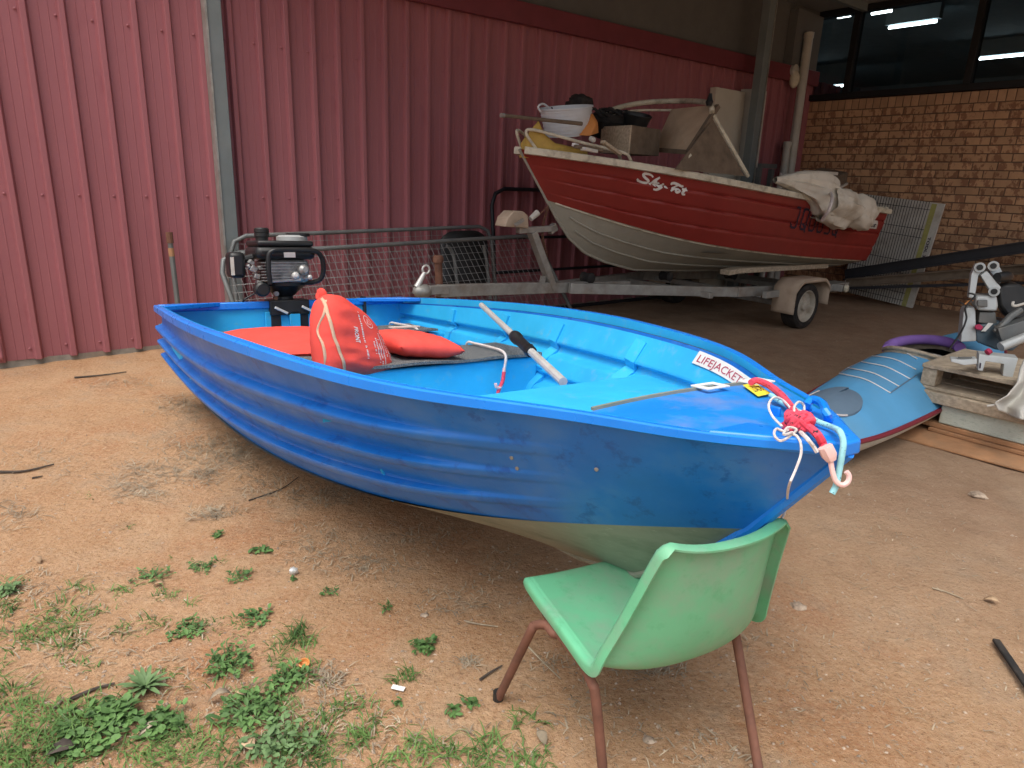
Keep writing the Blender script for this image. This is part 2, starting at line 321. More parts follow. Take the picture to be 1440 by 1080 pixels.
        if subsurf: mo = o.modifiers.new('sub', 'SUBSURF'); mo.levels = mo.render_levels = subsurf
        return o
def dup(o, parent, off):
    c = o.copy(); col.objects.link(c); c.parent = parent; c.location = tuple(np.array(o.location) + off); WL[c] = WL[o]; return c
def text_mesh(body, size=1, shear=0, bold=0):
    cu = bpy.data.curves.new('t', 'FONT'); cu.body = body; cu.size = size; cu.shear = shear; cu.offset = bold; cu.resolution_u = 3
    o = bpy.data.objects.new('t', cu); col.objects.link(o); bpy.context.view_layer.update()
    me = o.evaluated_get(bpy.context.evaluated_depsgraph_get()).to_mesh()
    vs = [tuple(v.co) for v in me.vertices]; fs = [tuple(p.vertices) for p in me.polygons]
    o.evaluated_get(bpy.context.evaluated_depsgraph_get()).to_mesh_clear(); bpy.data.objects.remove(o); bpy.data.curves.remove(cu)
    return vs, fs
def ribbon(mb, path2, wd, fn):
    """flat brush stroke along 2-d path, mapped by fn(x, y)"""
    P = [np.array(p, float) for p in path2]; k = len(P); vs = []
    for i in range(k):
        a = P[min(i + 1, k - 1)] - P[max(i - 1, 0)]; a /= np.linalg.norm(a) + 1e-9; n = np.array([-a[1], a[0]]); ww = wd * (.55 + .45 * math.sin(math.pi * min(max(i / (k - 1), .12), .88)))
        vs += [fn(*(P[i] + n * ww / 2)), fn(*(P[i] - n * ww / 2))]
    mb.add(vs, [(2 * i, 2 * i + 1, 2 * i + 3, 2 * i + 2) for i in range(k - 1)])
rot = lambda ax, a: np.array(Matrix.Rotation(a, 3, ax))
UV3 = np.array([U[0], U[1], 0]); DV3 = np.array([-N[0], -N[1], 0])     # along the wall, out from the wall
RWALL = np.column_stack([UV3, DV3, [0, 0, 1]])

# ================================================================== SETTING
def gz(x, y):
    return .016 * nz(x, y, 0, .7) + .011 * nz(x, y, 3, 2.3) + .008 * nz(x, y, 7, 5) + .003 * nz(x, y, 1, 15)
def axis_pts(a, b, fine, far):
    core = list(np.arange(a, b + 1e-6, fine)); out = [core[0]]; st = fine
    while out[0] > -far: st *= 1.35; out.insert(0, out[0] - st)
    st = fine; hi = [core[-1]]
    while hi[-1] < far: st *= 1.35; hi.append(hi[-1] + st)
    return out[:-1] + core + hi[1:]
gx = axis_pts(-4.2, 5.2, .035, 400); gy = axis_pts(.7, 9.6, .035, 400)
gm = MB()
gm.v = [np.array([x, y, gz(x, y) if abs(x) < 30 and abs(y) < 30 else 0]) for x in gx for y in gy]
ny = len(gy); gm.f = [(i * ny + j, (i + 1) * ny + j, (i + 1) * ny + j + 1, i * ny + j + 1) for i in range(len(gx) - 1) for j in range(ny - 1)]; gm.mi = [0] * len(gm.f)
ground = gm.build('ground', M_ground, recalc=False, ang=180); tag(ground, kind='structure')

# ---- maroon ribbed cladding wall
PIT = .1908; S_SCREW = .368; SH = PIT * 4
wall = thing('cladding_wall', 'maroon ribbed metal cladding wall running behind both boats', 'wall', W(0, 0, 0))
def sheet_profile():
    p = [(0, 0)]
    for k in range(4):
        b = k * PIT
        p += [(b + .046, 0), (b + .048, .0022), (b + .051, .0022), (b + .053, 0), (b + .094, 0), (b + .096, .0022), (b + .099, .0022), (b + .101, 0), (b + .138, 0), (b + .148, .031), (b + .151, .033), (b + .176, .033), (b + .179, .031), (b + .1907, 0)]
    return p
prof = sheet_profile(); S0 = S_SCREW - .128 - SH * 5       # pans start so that the screws stand just left of the ribs
mb = MB(Wx); n = len(prof); zs = [.035, .9, 1.8, 2.60]
vs = []
for z in zs: vs += [(S0 + a, d, z) for a, d in prof]
mb.add(vs, [(r * n + i, r * n + i + 1, (r + 1) * n + i + 1, (r + 1) * n + i) for r in range(len(zs) - 1) for i in range(n - 1)])
sheet = mb.build('cladding_sheet', M_clad, wall, ang=20)
for k in range(1, 17): dup(sheet, wall, UV3 * (SH * k))
mb = MB(Wx); mb.lathe([(.0085, 0), (.0085, .003), (.0055, .004), (.0055, .008), (.003, .010)], (0, 0, 0), (0, 1, 0), 8)
screw = mb.build('screw', M_clad, wall); base0 = W(0, 0, 0)
first = True
for z in (.105, 1.05, 2.066):
    for k in range(-8, 46):
        s = S_SCREW + k * PIT + random.uniform(-.004, .004); p = W(s, .001, z + random.uniform(-.004, .004)) - base0
        if s > 8.5: continue
        if first: screw.location = p; first = False
        else:
            c = screw.copy(); col.objects.link(c); c.parent = wall; c.location = p
mb = MB(Wx); mb.box2((-4.2, .036, 2.52), (8.74, .085, 2.69)).build('capping_beam', M_trim, wall, bevel=.004)
mb = MB(Wx); mb.box2((-4.2, -.14, 2.3), (8.74, -.02, 3.38)).build('upper_sheeting', M_fibro, wall)
mb = MB(Wx); mb.box2((-4.2, -.14, .0), (8.74, -.03, 2.3)).build('wall_frame', M_black, wall)
mb = MB(Wx)
def foot(a, b): return (-4.2 + a * 12.9, .004 + .018 * nz(a * 40, 2) + (.012 if b < .5 else 0), -.06 + b * .10)
mb.grid(foot, 200, 2).build('concrete_footing', M_conc, wall)
mb = MB(Wx)     # torn corner flap at the lower left
mb.grid(lambda a, b: (-.02 + .05 * a, .03 + .02 * a * (1 - b), .05 + .17 * b), 4, 6).build('bent_corner_flashing', M_clad, wall, solid=.002)

# ---- steel columns
c1 = thing('steel_column', 'grey green steel column against the brighter left part of the maroon wall', 'column', W(1.42, .08, 0))
mb = MB(Wx); mb.box2((1.385, .03, 0), (1.475, .115, 3.38)).build('web', M_post, c1, bevel=.004)
mb = MB(Wx); mb.box2((1.372, .028, 0), (1.384, .122, 3.38)).build('lip', M_galv, c1)
c2 = thing('steel_column', 'thin grey steel column behind the red boat near the brick wall corner', 'column', W(7.2, .3, 0))
mb = MB(Wx); mb.box2((7.12, .24, 0), (7.225, .34, 3.38)).build('web', M_post, c2, bevel=.005)
mb = MB(Wx); mb.box2((7.227, .25, 0), (7.236, .35, 3.38)).build('lip', M_galv, c2)

# ---- brick wall
bw = thing('brick_wall', 'mottled tan and brown brick wall below the high windows', 'wall', W(SC, 0, 0))
BL, BH, MJ = .24, .0865, .010
def brick_mesh(name, l, h, mt):
    mb = MB(Wx); e = .003; mb.add([(SC - .012 + (e if k else 0), y, z) for k in (0, 1) for y, z in []], [])
    x0, x1 = SC - .012, SC + .03
    f = [(x0, e, e), (x0, l - e, e), (x0, l - e, h - e), (x0, e, h - e)]; g = [(x0 + e, 0, 0), (x0 + e, l, 0), (x0 + e, l, h), (x0 + e, 0, h)]; k = [(x1, 0, 0), (x1, l, 0), (x1, l, h), (x1, 0, h)]
    mb.add(f + g + k, [(0, 1, 2, 3)] + [(i, (i + 1) % 4, 4 + (i + 1) % 4, 4 + i) for i in range(4)] + [(4 + i, 4 + (i + 1) % 4, 8 + (i + 1) % 4, 8 + i) for i in range(4)])
    return mb.build(name, mt, bw, smooth=False)
b_full = brick_mesh('brick', BL - MJ, BH - MJ, M_brick); b_full.location = DV3 * -.13 + np.array([0, 0, -.02])
far = MB(Wx); nb = 1
ncourse = 26
for j in range(ncourse):
    z = -.02 + j * BH; off = -.13 - (BL / 2 if j % 2 else 0)
    for i in range(0, 40):
        y = off + i * BL
        if j == 0 and i == 0: continue
        if y > 8.0: break
        if y < 2.52:
            jz = random.uniform(-.0015, .0015); js = random.uniform(-.0025, .0025); dup(b_full, bw, DV3 * (i * BL - (BL / 2 if j % 2 else 0)) + np.array([0, 0, j * BH + jz]) + UV3 * js); nb += 1
        else: far.box2((SC - .012, y, z), (SC + .03, y + BL - MJ, z + BH - MJ))
o = far.build('brick_field', M_brick, bw, smooth=False); o['kind'] = 'stuff'
zt = -.02 + ncourse * BH
b_s = brick_mesh('sill_brick', BH - MJ, .115, M_sill); b_s.location = DV3 * -.13 + np.array([0, 0, zt])
for i in range(1, 60): dup(b_s, bw, DV3 * (i * BH) + UV3 * random.uniform(-.003, .001))
mb = MB(Wx); mb.box2((SC - .005, -.3, -.1), (SC + .2, 8.2, zt + .118)).build('mortar_bed', M_mortar, bw)
ZS = zt + .125
# ---- high window band with a lit room behind
win = thing('window_band', 'dark high window band above the brick wall with fluorescent tubes behind glass', 'window', W(SC, 1.5, ZS))
mb = MB(Wx); mb.box2((SC - .05, -.16, ZS), (SC + .08, 5.0, ZS + .07)).build('sill_frame', M_black, win, bevel=.004)
mb = MB(Wx); mb.box2((SC - .05, -.16, 3.31), (SC + .08, 5.0, 3.38)).build('head_frame', M_black, win)
panes = [(-.10, .42), (.50, 1.76), (1.84, 3.10), (3.18, 4.9)]
for y in (-.13, .46, 1.80, 3.14, 4.94):
    mb = MB(Wx); mb.box2((SC - .045, y - .035, ZS + .07), (SC + .075, y + .035, 3.31)).build('mullion', M_black, win, bevel=.003)
for a, b in panes:
    mb = MB(Wx); mb.box2((SC + .01, a, ZS + .071), (SC + .016, b, 3.309)).build('pane', M_glass, win, smooth=False)
room = thing('lit_room', 'dim room seen through the high windows', 'room', W(SC + .3, 1.5, ZS))
for nm, a, b in (('room_ceiling', (SC + .12, -4, 3.72), (SC + 9, 9, 3.8)), ('room_floor', (SC + .12, -4, 1.9), (SC + 9, 9, 2.0)), ('back_wall', (SC + 8.9, -4, 2.0), (SC + 9.0, 9, 3.72)), ('end_wall', (SC + .12, -4.1, 2.0), (SC + 9, -4, 3.72)), ('end_wall', (SC + .12, 9, 2.0), (SC + 9, 9.1, 3.72)), ('lintel', (SC + .09, -4, 3.4), (SC + .14, 9, 3.72))):
    mb = MB(Wx); mb.box2(a, b).build(nm, M_room, room)
def tubelamp(x0, y0, x1, y1, z, label):
    r = ray(x0, y0); p = O3 + r * (z - CAM_H) / r[2]; r = ray(x1, y1); q = O3 + r * (z - CAM_H) / r[2]; a, b = sdz(p), sdz(q); b[0] = a[0]
    t = thing('fluorescent_lamp', label, 'lamp', Wx(a))
    mb = MB(Wx); mb.box2((a[0] - .05, a[1] - .04, z + .03), (a[0] + .05, b[1] + .04, 3.719)).build('batten', M_room, t)
    mb = MB(Wx); mb.tube([a, b], .02, 8).build('tube', M_tube, t)
tubelamp(1250, 39, 1321, 31, 3.5, 'lit fluorescent tube high in the middle window pane')
tubelamp(1374, 83, 1446, 75, 3.45, 'long lit fluorescent tube in the right window pane')
tubelamp(1142, 124, 1187, 119, 3.3, 'lit fluorescent tube low in the narrow left window pane')
tubelamp(1226, 19, 1254, 14.5, 3.5, 'short distant lit tube at the top left of the middle pane')
tubelamp(1178, 24, 1193, 20, 3.5, 'tiny lit tube at the top right of the narrow left pane')
# ---- roof over the boat bay
roof = thing('bay_roof', 'flat grey lined roof over the boat bay', 'roof', W(5, 2, 3.4))
mb = MB(Wx); mb.box2((1.45, -.14, 3.385), (SC + .1, ROOF_D, 3.44)).build('lining', M_ceil, roof)
mb = MB(Wx); mb.box2((1.30, -.14, 3.36), (1.445, ROOF_D, 3.62)).build('fascia', M_post, roof)
for k in range(6):
    mb = MB(Wx); y = .55 + k * (ROOF_D - .9) / 5; mb.box2((1.46, y - .03, 3.30), (SC - .06, y + .03, 3.384)).build('purlin', M_post, roof)
# ---- pale box section above the wall corner
bx_ = thing('boxed_column', 'pale boxed column above the wall corner beside the window', 'column', W(8.3, .05, 2.7))
mb = MB(Wx); mb.box2((8.05, -.01, 2.69), (8.36, .10, 3.30)).build('facing', M_fibro, bx_); mb = MB(Wx); mb.box2((8.37, -.01, 2.69), (8.66, .07, 3.30)).build('facing', M_fibro, bx_)

# ================================================================== BLUE DINGHY
BX0, BY0, BHD, BPIT, BROL = -1.2674, 3.8309, -.9816, .0982, -.0285
BLN, BXC = 3.3623, 3.1839
RB = rot('Z', BHD) @ rot('Y', -BPIT) @ rot('X', BROL)
OB = np.array([BX0, BY0, .0])
def B(p): return RB @ np.array(p, float) + OB
def BLp(x, y, z):
    o = RB.T @ (O3 - OB); d = RB.T @ ray(x, y); return o + d * (z - o[2]) / d[2]
def BXp(x, y, X):
    o = RB.T @ (O3 - OB); d = RB.T @ ray(x, y); return o + d * (X - o[0]) / d[0]
class Hull:
    def __init__(s, L, xc, b, zg, c, cz, keel, bulge, swage):
        s.L, s.xc = L, xc; xs = [0, .25, .5, .75, .9, 1] if len(b) == 6 else [0, .25, .5, .7, .82, .9, .96, 1]
        s.b = spline(b, xs); s.zg = spline(zg, [0, .5, 1]); s.c = spline(c + [.006], [0, .33, .6, .85, 1]); s.cz = spline(cz, [0, .5, .8, 1])
        kx = [k[0] for k in keel]; s.kx = spline(kx, np.linspace(0, 1, len(keel))); s.kzf = keel; s.bulge = bulge; s.swage = swage
    def G(s, t): return np.array([s.L * t, max(s.b(t), .014), s.zg(t)])
    def C(s, t): return np.array([s.xc * t, max(s.c(t), .006), s.cz(t)])
    def K(s, t):
        x = s.xc * t; k = s.kzf
        z = np.interp(x, [q[0] for q in k], [q[1] for q in k]); return np.array([x, 0, z])
    def S(s, t, h, inset=0):
        p = s.C(t) * (1 - h) + s.G(t) * h; e = s.bulge * 4 * h * (1 - h) * min(1, (1 - t) * 5) + s.swage(t, h)
        p[1] = max(p[1] + e - inset, .003); return p
    def Bo(s, t, q, inset=0):
        p = s.K(t) * (1 - q) + s.C(t) * q; p[2] += inset - .018 * 4 * q * (1 - q) * min(1, (1 - t) * 3); p[1] = max(p[1] - inset * q, 0); return p
tl = np.linspace(0, 1, 73)
def build_hull(h, xf, root, m_side, m_bot, m_in, side_n=84):
    def mir(p, sg): return xf((p[0], p[1] * sg, p[2]))
    g = lambda a: 1 - (1 - a) ** 1.7
    for sg in (-1, 1):
        mb = MB(); mb.grid(lambda a, b: mir(h.S(g(a), b), sg), 110, side_n).build('hull_side', m_side, root, ang=50)
        mb = MB(); mb.grid(lambda a, b: mir(h.S(g(a) * .985, b * .985, .017), sg), 110, side_n).build('inner_side', m_in, root, ang=50)
    mb = MB()
    for sg in (-1, 1): mb.grid(lambda a, b: mir(h.Bo(g(a), b), sg), 90, 10)
    mb.build('hull_bottom', m_bot, root, ang=60)
    mb = MB()
    for sg in (-1, 1): mb.grid(lambda a, b: mir(h.Bo(a * .98, b, .006), sg), 60, 6)
    mb.build('inner_bottom', m_in, root)
def swage_b(t, hh):
    fade = 1 if t < .74 else max(0, 1 - (t - .74) / .16); fade = fade * fade * (3 - 2 * fade); e = 0
    for c in (.22, .475, .73):
        u = (hh - c) / .075
        if abs(u) < 1.6: e += (1 / (1 + math.exp(-16 * (u + .75)))) * (1 / (1 + math.exp(11 * (u - .40))))
    return .036 * fade * e - .010 * fade
HB = Hull(BLN, BXC, [.684, .7276, .7253, .6234, .4712, .2848, .1531, .012], [.4978, .5437, .4889], [.6567, .5629, .4151, .2147], [.2104, .0624, .1528, .2846],
          [(0, .012), (1.2, .0), (2.3, .0), (2.65, .012), (2.87, .052), (3.0, .128), (3.105, .215), (3.18, .283), (3.185, .2846)], .012, swage_b)
def rimh(t): return float(np.interp(t, [0, .6, 1], [.034, .034, .016]))
boat = thing('blue_dinghy', 'bright blue aluminium dinghy with its bow propped on a green chair', 'boat', B((0, 0, .1)))
build_hull(HB, B, boat, M_blue, M_alu, M_bluein)
# transom: outer skin, inner skin, cap
ring = [HB.K(0)] + [HB.Bo(0, q) for q in (.25, .5, .75)] + [HB.S(0, q) for q in np.linspace(0, 1, 24)]
ring = ring + [np.array([p[0], -p[1], p[2]]) for p in ring[::-1][:-1]]
mb = MB(B); k = len(ring); mb.add([p + np.array([.001, 0, 0]) for p in ring] + [p + np.array([.012, 0, 0]) for p in ring], [tuple(range(k)), tuple(range(k, 2 * k))[::-1]] + [(i, (i + 1) % k, k + (i + 1) % k, k + i) for i in range(k)])
mb.build('transom', M_bluein, boat, smooth=False)
mb = MB(B); mb.box2((-.012, -.69, .494), (.030, .69, .534)).build('transom_cap', M_bluerim, boat, bevel=.006)
mb = MB(B); mb.box2((.014, -.16, .10), (.034, .19, .476)).build('motor_pad', M_bluein, boat, bevel=.003)
mb = MB(B); mb.box2((.035, -.03, .12), (.055, .03, .477)).build('transom_stay', M_bluein, boat, bevel=.004)
for y0, y1 in ((-.14, -.12), (.15, .12)):
    mb = MB(B); mb.lathe([(.016, 0), (.016, .006), (.008, .010)], (.035, y0, .37 + .1 * y1), (1, 0, 0), 10).build('bolt', M_eng, boat)
for sg in (-1, 1):   # corner knees
    mb = MB(B); y = .66 * sg
    mb.hexa([(.02, y, .514), (.26, y + .03 * sg, .520), (.20, y - .06 * sg, .520), (.02, y - .28 * sg, .514)], [(.02, y, .5365), (.26, y + .03 * sg, .543), (.20, y - .06 * sg, .543), (.02, y - .28 * sg, .5365)])
    mb.build('corner_knee', M_bluerim, boat, bevel=.004)
# gunwale rims: rolled edge, deeper amidships than at the bow
secn = [(-.002, .0), (.022, -.004), (.026, .10), (.026, .86), (.020, 1.0), (.002, 1.0), (-.002, .9)]
for sg in (-1, 1):
    vs = []; TT = 1 - (1 - np.linspace(0, 1, 90)) ** 1.6 * 1.0; TT = TT * .997; mb = MB()
    for i_, t in enumerate(TT):
        p = HB.G(t); a = HB.G(min(t + .004, 1)) - HB.G(max(t - .004, 0)); a /= np.linalg.norm(a); l = np.array([-a[1], a[0], 0]); l /= np.linalg.norm(l)
        for (x, y) in secn:
            q = p + l * x * (1 - .45 * max(0, (t - .7) / .3)) + np.array([0, 0, rimh(t) * y]); q[1] = max(q[1], .001); vs.append(B((q[0], q[1] * sg, q[2])))
    k = len(secn); mb.add(vs, [(i_ * k + j_, i_ * k + (j_ + 1) % k, (i_ + 1) * k + (j_ + 1) % k, (i_ + 1) * k + j_) for i_ in range(len(TT) - 1) for j_ in range(k)] + [tuple(range(k))]); mb.build('gunwale_rim', M_bluerim, boat, ang=30)
    mb = MB(); mb.grid(lambda a, b: (lambda t, p: B((p[0], max(p[1] - .005, .002) * sg, HB.G(t)[2] + .0005 + (rimh(t) - .0015) * b)))(1 - (1 - a) ** 1.6, HB.G(1 - (1 - a) ** 1.6)), 70, 2); mb.build('inner_lip', M_bluein, boat)
# stem bar along the bow
kp = [HB.K(t) for t in np.linspace(.70, 1, 40)] + [HB.C(1) * (1 - q) + HB.G(1) * q for q in np.linspace(.1, 1, 10)]
mb = MB(); mb.tube([B((p[0], 0, p[2])) for p in kp[:38]], .010, 8).build('keel_strip', M_alu, boat)
mb = MB(); mb.tube([B((p[0] + .004, 0, p[2] + .0)) for p in kp[34:]], .013, 8).build('stem_bar', M_bluerim, boat)
# bow deck, foredeck lip, fore platform, benches, floor
def yb(x, z): 
    t = x / BLN; return HB.S(min(t, .97), max(0, min(1, .93)))[1]
def deck(x0, x1, zz, inset, th, nm, mt, crown=.0, zf=None):
    mb = MB(B)
    def top(a, b):
        x = x0 + (x1 - x0) * a; t = x / BLN; hw = max(HB.b(min(t, 1)) - inset, .012); y = (2 * b - 1) * hw; zc = (zf(t) if zf else zz) + crown * (1 - (2 * b - 1) ** 2); return (x, y, zc)
    mb.grid(top, 24, 16); mb.grid(lambda a, b: tuple(np.array(top(a, b)) - [0, 0, th]), 24, 16)
    mb.grid(lambda a, b: tuple(np.array(top(0, a)) - [0, 0, th * b]), 16, 1)
    return mb.build(nm, mt, boat, ang=40)
DX = 3.015
deck(DX, BLN - .008, 0, .010, .012, 'bow_deck', M_bluedk, .010, lambda t: HB.zg(t) + rimh(t) - .003)
mb = MB(B); hw = HB.b(DX / BLN) - .02; ZD = HB.zg(DX / BLN) + rimh(DX / BLN)
mb = MB(B); mb.sweep([(DX - .004, y, ZD + .001 + .010 * (1 - (y / (hw + .01)) ** 2)) for y in np.linspace(-hw, hw, 17)], [(-.004, -.004), (.004, -.004), (.004, .002), (-.004, .002)]).build('deck_edge_strip', M_alu, boat)
for y in (.045, .20):
    la = thing_l = MB(B); z = ZD + .0035 + .010 * (1 - (y / (hw + .01)) ** 2)
    for a, b, c, d in ((DX - .016, y - .035, DX - .006, y + .035), (DX + .022, y - .035, DX + .032, y + .035), (DX - .006, y - .035, DX + .022, y - .022), (DX - .006, y + .022, DX + .022, y + .035)):
        la.box2((a, b, z), (c, d, z + .004))
    la.build('hatch_latch', M_white, boat, bevel=.001)


def half_in(X, Z, h=HB, L=BLN, xc=BXC):
    t = X / L; c = h.C(min(X / xc, 1)); k = h.K(min(X / xc, 1))
    if Z <= c[2]: return max(0, c[1] * min(1, max(0, (Z - k[2]) / max(c[2] - k[2], 1e-4)))) * .97
    for _ in range(4):
        hh = (Z - h.C(t)[2]) / (h.G(t)[2] - h.C(t)[2]); p = h.S(t, min(max(hh, 0), 1), .012); t += (X - p[0]) / L
    return p[1]
def cross_box(x0, x1, z0, z1, nm, mt, bev=.01):
    zz_ = np.linspace(z0, z1, 7); mb = MB(B); n = len(zz_)
    ring = lambda X: [(X, -half_in(X, z), z) for z in zz_] + [(X, half_in(X, z), z) for z in zz_[::-1]]
    a, b = ring(x0), ring(x1); k = len(a); mb.add(a + b, [tuple(range(k)), tuple(range(k, 2 * k))[::-1]] + [(i, (i + 1) % k, k + (i + 1) % k, k + i) for i in range(k)])
    return mb.build(nm, mt, boat, bevel=bev)
def bench(x0, x1, zz, hwm, nm): cross_box(x0, x1, .045, zz, nm, M_bluein)
mb = MB(B)
mb.grid(lambda a, b: (2.30 + .705 * a, (2 * b - 1) * half_in(2.30 + .705 * a, .405), .405), 20, 8); mb.grid(lambda a, b: (2.30, (2 * a - 1) * half_in(2.30, .405), .405 - .02 * b), 8, 1)
PLAT = mb
PLAT.build('fore_platform', M_bluein, boat)
cross_box(2.306, 2.320, .045, .386, 'platform_riser', M_bluein, 0)
cross_box(DX - .015, DX - .002, ZD - .085, ZD - .030, 'deck_bulkhead', M_bluedk, 0)
bench(.28, .62, .374, .625, 'rear_bench'); bench(1.26, 1.60, .374, .63, 'middle_bench')
mb = MB(B); mb.box2((.04, -.30, .052), (2.1, .30, .066)).build('floor_board', M_bluein, boat)
for x in (.68, 1.20, 1.66, 2.24):       # side brackets and ribs
    mb = MB(); hwm = HB.b(x / BLN)
    for sg in (1,):
        pts = [HB.S(x / BLN, q, .022) for q in np.linspace(.1, .95, 12)]
        mb.sweep([B((p[0], p[1] * sg, p[2])) for p in pts], [(-.025, -.008), (.025, -.008), (.025, .008), (-.025, .008)], RB @ np.array([0, 1., 0])); 
    mb.build('side_rib', M_bluein, boat, ang=30)
def carpet(x0, x1, y0, y1, z, nm):
    mb = MB(B)
    def f(a, b, o=0):
        x = x0 + (x1 - x0) * a; y = y0 + (y1 - y0) * b; lift = .004 + .03 * max(0, (abs(b - .75) - .12)) ** 1.2 + .012 * max(0, nz(x * 4, y * 4, 5)); return (x, y, z + lift + o)
    mb.grid(f, 14, 30); mb.grid(lambda a, b: f(a, b, .011), 14, 30)
    for fa, nn in ((lambda q, b: f(q, 0, .011 * b), 14), (lambda q, b: f(q, 1, .011 * b), 14), (lambda q, b: f(0, q, .011 * b), 30), (lambda q, b: f(1, q, .011 * b), 30)): mb.grid(fa, nn, 1)
    return mb.build(nm, M_carpet, loc=B(((x0 + x1) / 2, (y0 + y1) / 2, z)), merge=.0005)
o = carpet(.26, .64, -.55, .61, .376, 'carpet_strip'); tag(o, 'speckled grey carpet strip on the rear bench of the blue dinghy', 'carpet', 'bench carpets')
o = carpet(1.24, 1.62, -.55, .61, .376, 'carpet_strip'); tag(o, 'speckled grey carpet strip on the middle bench of the blue dinghy', 'carpet', 'bench carpets')
def cord(pts, r, nm, mt, label, cat, n=8, loc=None, sm=5):
    P = smooth_path(pts, sm); mb = MB(); mb.tube(P, r, n); o = mb.build(nm, mt, loc=loc if loc is not None else P[0], ang=80)
    if label: tag(o, label, cat)
    return o
cord([B(q) for q in [(1.220, .46, 0.339), (1.230, .46, 0.399), (1.300, .46, 0.405), (1.460, .45, 0.407), (1.580, .43, 0.407), (1.627, .42, 0.389), (1.632, .41, 0.339)]], .006, 'tie_cord', M_rope, 'white cord tied over the middle bench carpet', 'cord')
cord([B(q) for q in [(0.240, .50, 0.339), (0.240, .50, 0.399), (0.340, .50, 0.405), (0.480, .50, 0.408), (0.580, .50, 0.405), (0.617, .50, 0.389), (0.621, .50, 0.309)]], .006, 'tie_cord', M_rope, 'white cord tied over the rear bench carpet', 'cord')
hk = [B(q) for q in [(1.631, 0.410, 0.344), (1.633, 0.405, 0.309), (1.635, 0.395, 0.279), (1.637, 0.385, 0.264), (1.639, 0.368, 0.267), (1.639, 0.362, 0.284)]]
cord(hk, .007, 'bungee_hook', M_hookp, 'pink hooked bungee end hanging on the middle bench front', 'hook')
cord([B(q) for q in [(1.632, 0.408, 0.329), (1.634, 0.400, 0.289), (1.636, 0.380, 0.254), (1.638, 0.375, 0.229), (1.638, 0.385, 0.209)]], .008, 'bungee_end', M_pink, 'short pink bungee end below the middle bench carpet', 'cord')
# boat hook pole
pa = B(BXp(677, 429, 1.15)); pb = B(BLp(792, 537, .405)); pole = thing('boat_hook_pole', 'silver telescopic boat hook pole with black grip lying across the dinghy', 'pole', pb)
dv = pb - pa
MB().tube([pa, pa + dv * .62], .013, 10).build('shaft', M_pole, pole); MB().tube([pa + dv * .60, pb], .0155, 10).build('lower_shaft', M_pole, pole)
mb = MB(); g0, g1 = pa + dv * .50, pa + dv * .70; mb.tube([g0, g0 + (g1 - g0) * .08, g0 + (g1 - g0) * .2, g0 + (g1 - g0) * .26, g0 + (g1 - g0) * .8, g0 + (g1 - g0) * .86, g1], [.024, .026, .026, .021, .021, .024, .022], 12).build('grip', M_blkp, pole)
# stickers
def side_in(X, Z):      # inner face of the far side at local X, Z
    t = X / BLN
    for _ in range(4):
        h = (Z - HB.C(t)[2]) / (HB.G(t)[2] - HB.C(t)[2]); p = HB.S(t, min(max(h, 0), 1), .019); t += (X - p[0]) / BLN
    return (X, p[1], Z)
st = thing('lifejackets_sticker', 'white LIFEJACKETS sticker inside the far side near the bow', 'sticker', B(side_in(2.7, .5)))
def on_in(px, py):
    o = RB.T @ (O3 - OB); d = RB.T @ ray(px, py); Y = .42
    for _ in range(12):
        q = o + d * (Y - o[1]) / d[1]; Y = .5 * Y + .5 * side_in(q[0], q[2])[1]
    return np.array([q[0], q[2]])
k4 = [on_in(974, 510), on_in(1046, 549), on_in(1057, 532), on_in(985, 493)]
def stk(a, b, off=0):
    p = (k4[0] * (1 - a) + k4[1] * a) * (1 - b) + (k4[3] * (1 - a) + k4[2] * a) * b; X, Y, Z = side_in(p[0], p[1]); return B((X, Y - .004 - off, Z))
MB().grid(stk, 24, 6).build('backing', M_white, st)
tv, tf = text_mesh('LIFEJACKETS', 1.0); wd = max(v[0] for v in tv)
mb = MB(); mb.add([stk(.04 + .92 * v[0] / wd, .22 + .80 * v[1], .0016) for v in tv], tf); mb.build('lettering', M_inkr, st, recalc=False)
zd = lambda x: HB.zg(x / BLN) + rimh(x / BLN) + .010
ys = [BLp(x, y, .528) for x, y in ((1044, 546), (1062, 543), (1084, 555), (1066, 559))]
stk2 = thing('capacity_sticker', 'small yellow sticker on the bow deck beside the pink bungee', 'sticker', B((ys[0][0], ys[0][1], zd(ys[0][0]))))
MB(B).hexa([(p[0], p[1], zd(p[0])) for p in ys], [(p[0], p[1], zd(p[0]) + .001) for p in ys]).build('backing', M_yel, stk2, smooth=False)
mb = MB(B); e0 = ys[1] * .2 + ys[0] * .8
tv, tf = text_mesh('LOADE', 1.0); wd = max(v[0] for v in tv)
def yf(a, b): p = ys[3] * (1 - a) * (1 - b) + ys[2] * a * (1 - b) + ys[1] * a * b + ys[0] * (1 - a) * b; return (p[0], p[1], zd(p[0]) + .0018)
mb.add([yf(.15 + .7 * v[0] / wd, .3 + .55 * v[1]) for v in tv], tf); mb.build('lettering', M_ink, stk2, recalc=False)
# blunt cap plate closing the bow
mb = MB(B); xa, xb = BLN - .15, BLN + .012; ta = xa / BLN; wa = HB.b(ta) + .0145; z0_, z1_ = HB.zg(ta) - .003, HB.zg(ta) + rimh(ta) + .0045; zt0, zt1 = HB.zg(1) - .006, HB.zg(1) + .0215
mb.add([(xa, -wa, z0_), (xa, wa, z0_), (xb, .024, zt0), (xb, -.024, zt0), (xa, -wa, z1_), (xa, wa, z1_), (xb, .024, zt1), (xb, -.024, zt1)], [(0, 3, 2, 1), (4, 5, 6, 7), (0, 1, 5, 4), (1, 2, 6, 5), (2, 3, 7, 6), (3, 0, 4, 7)]); mb.build('bow_cap', M_bluerim, boat, bevel=.005)
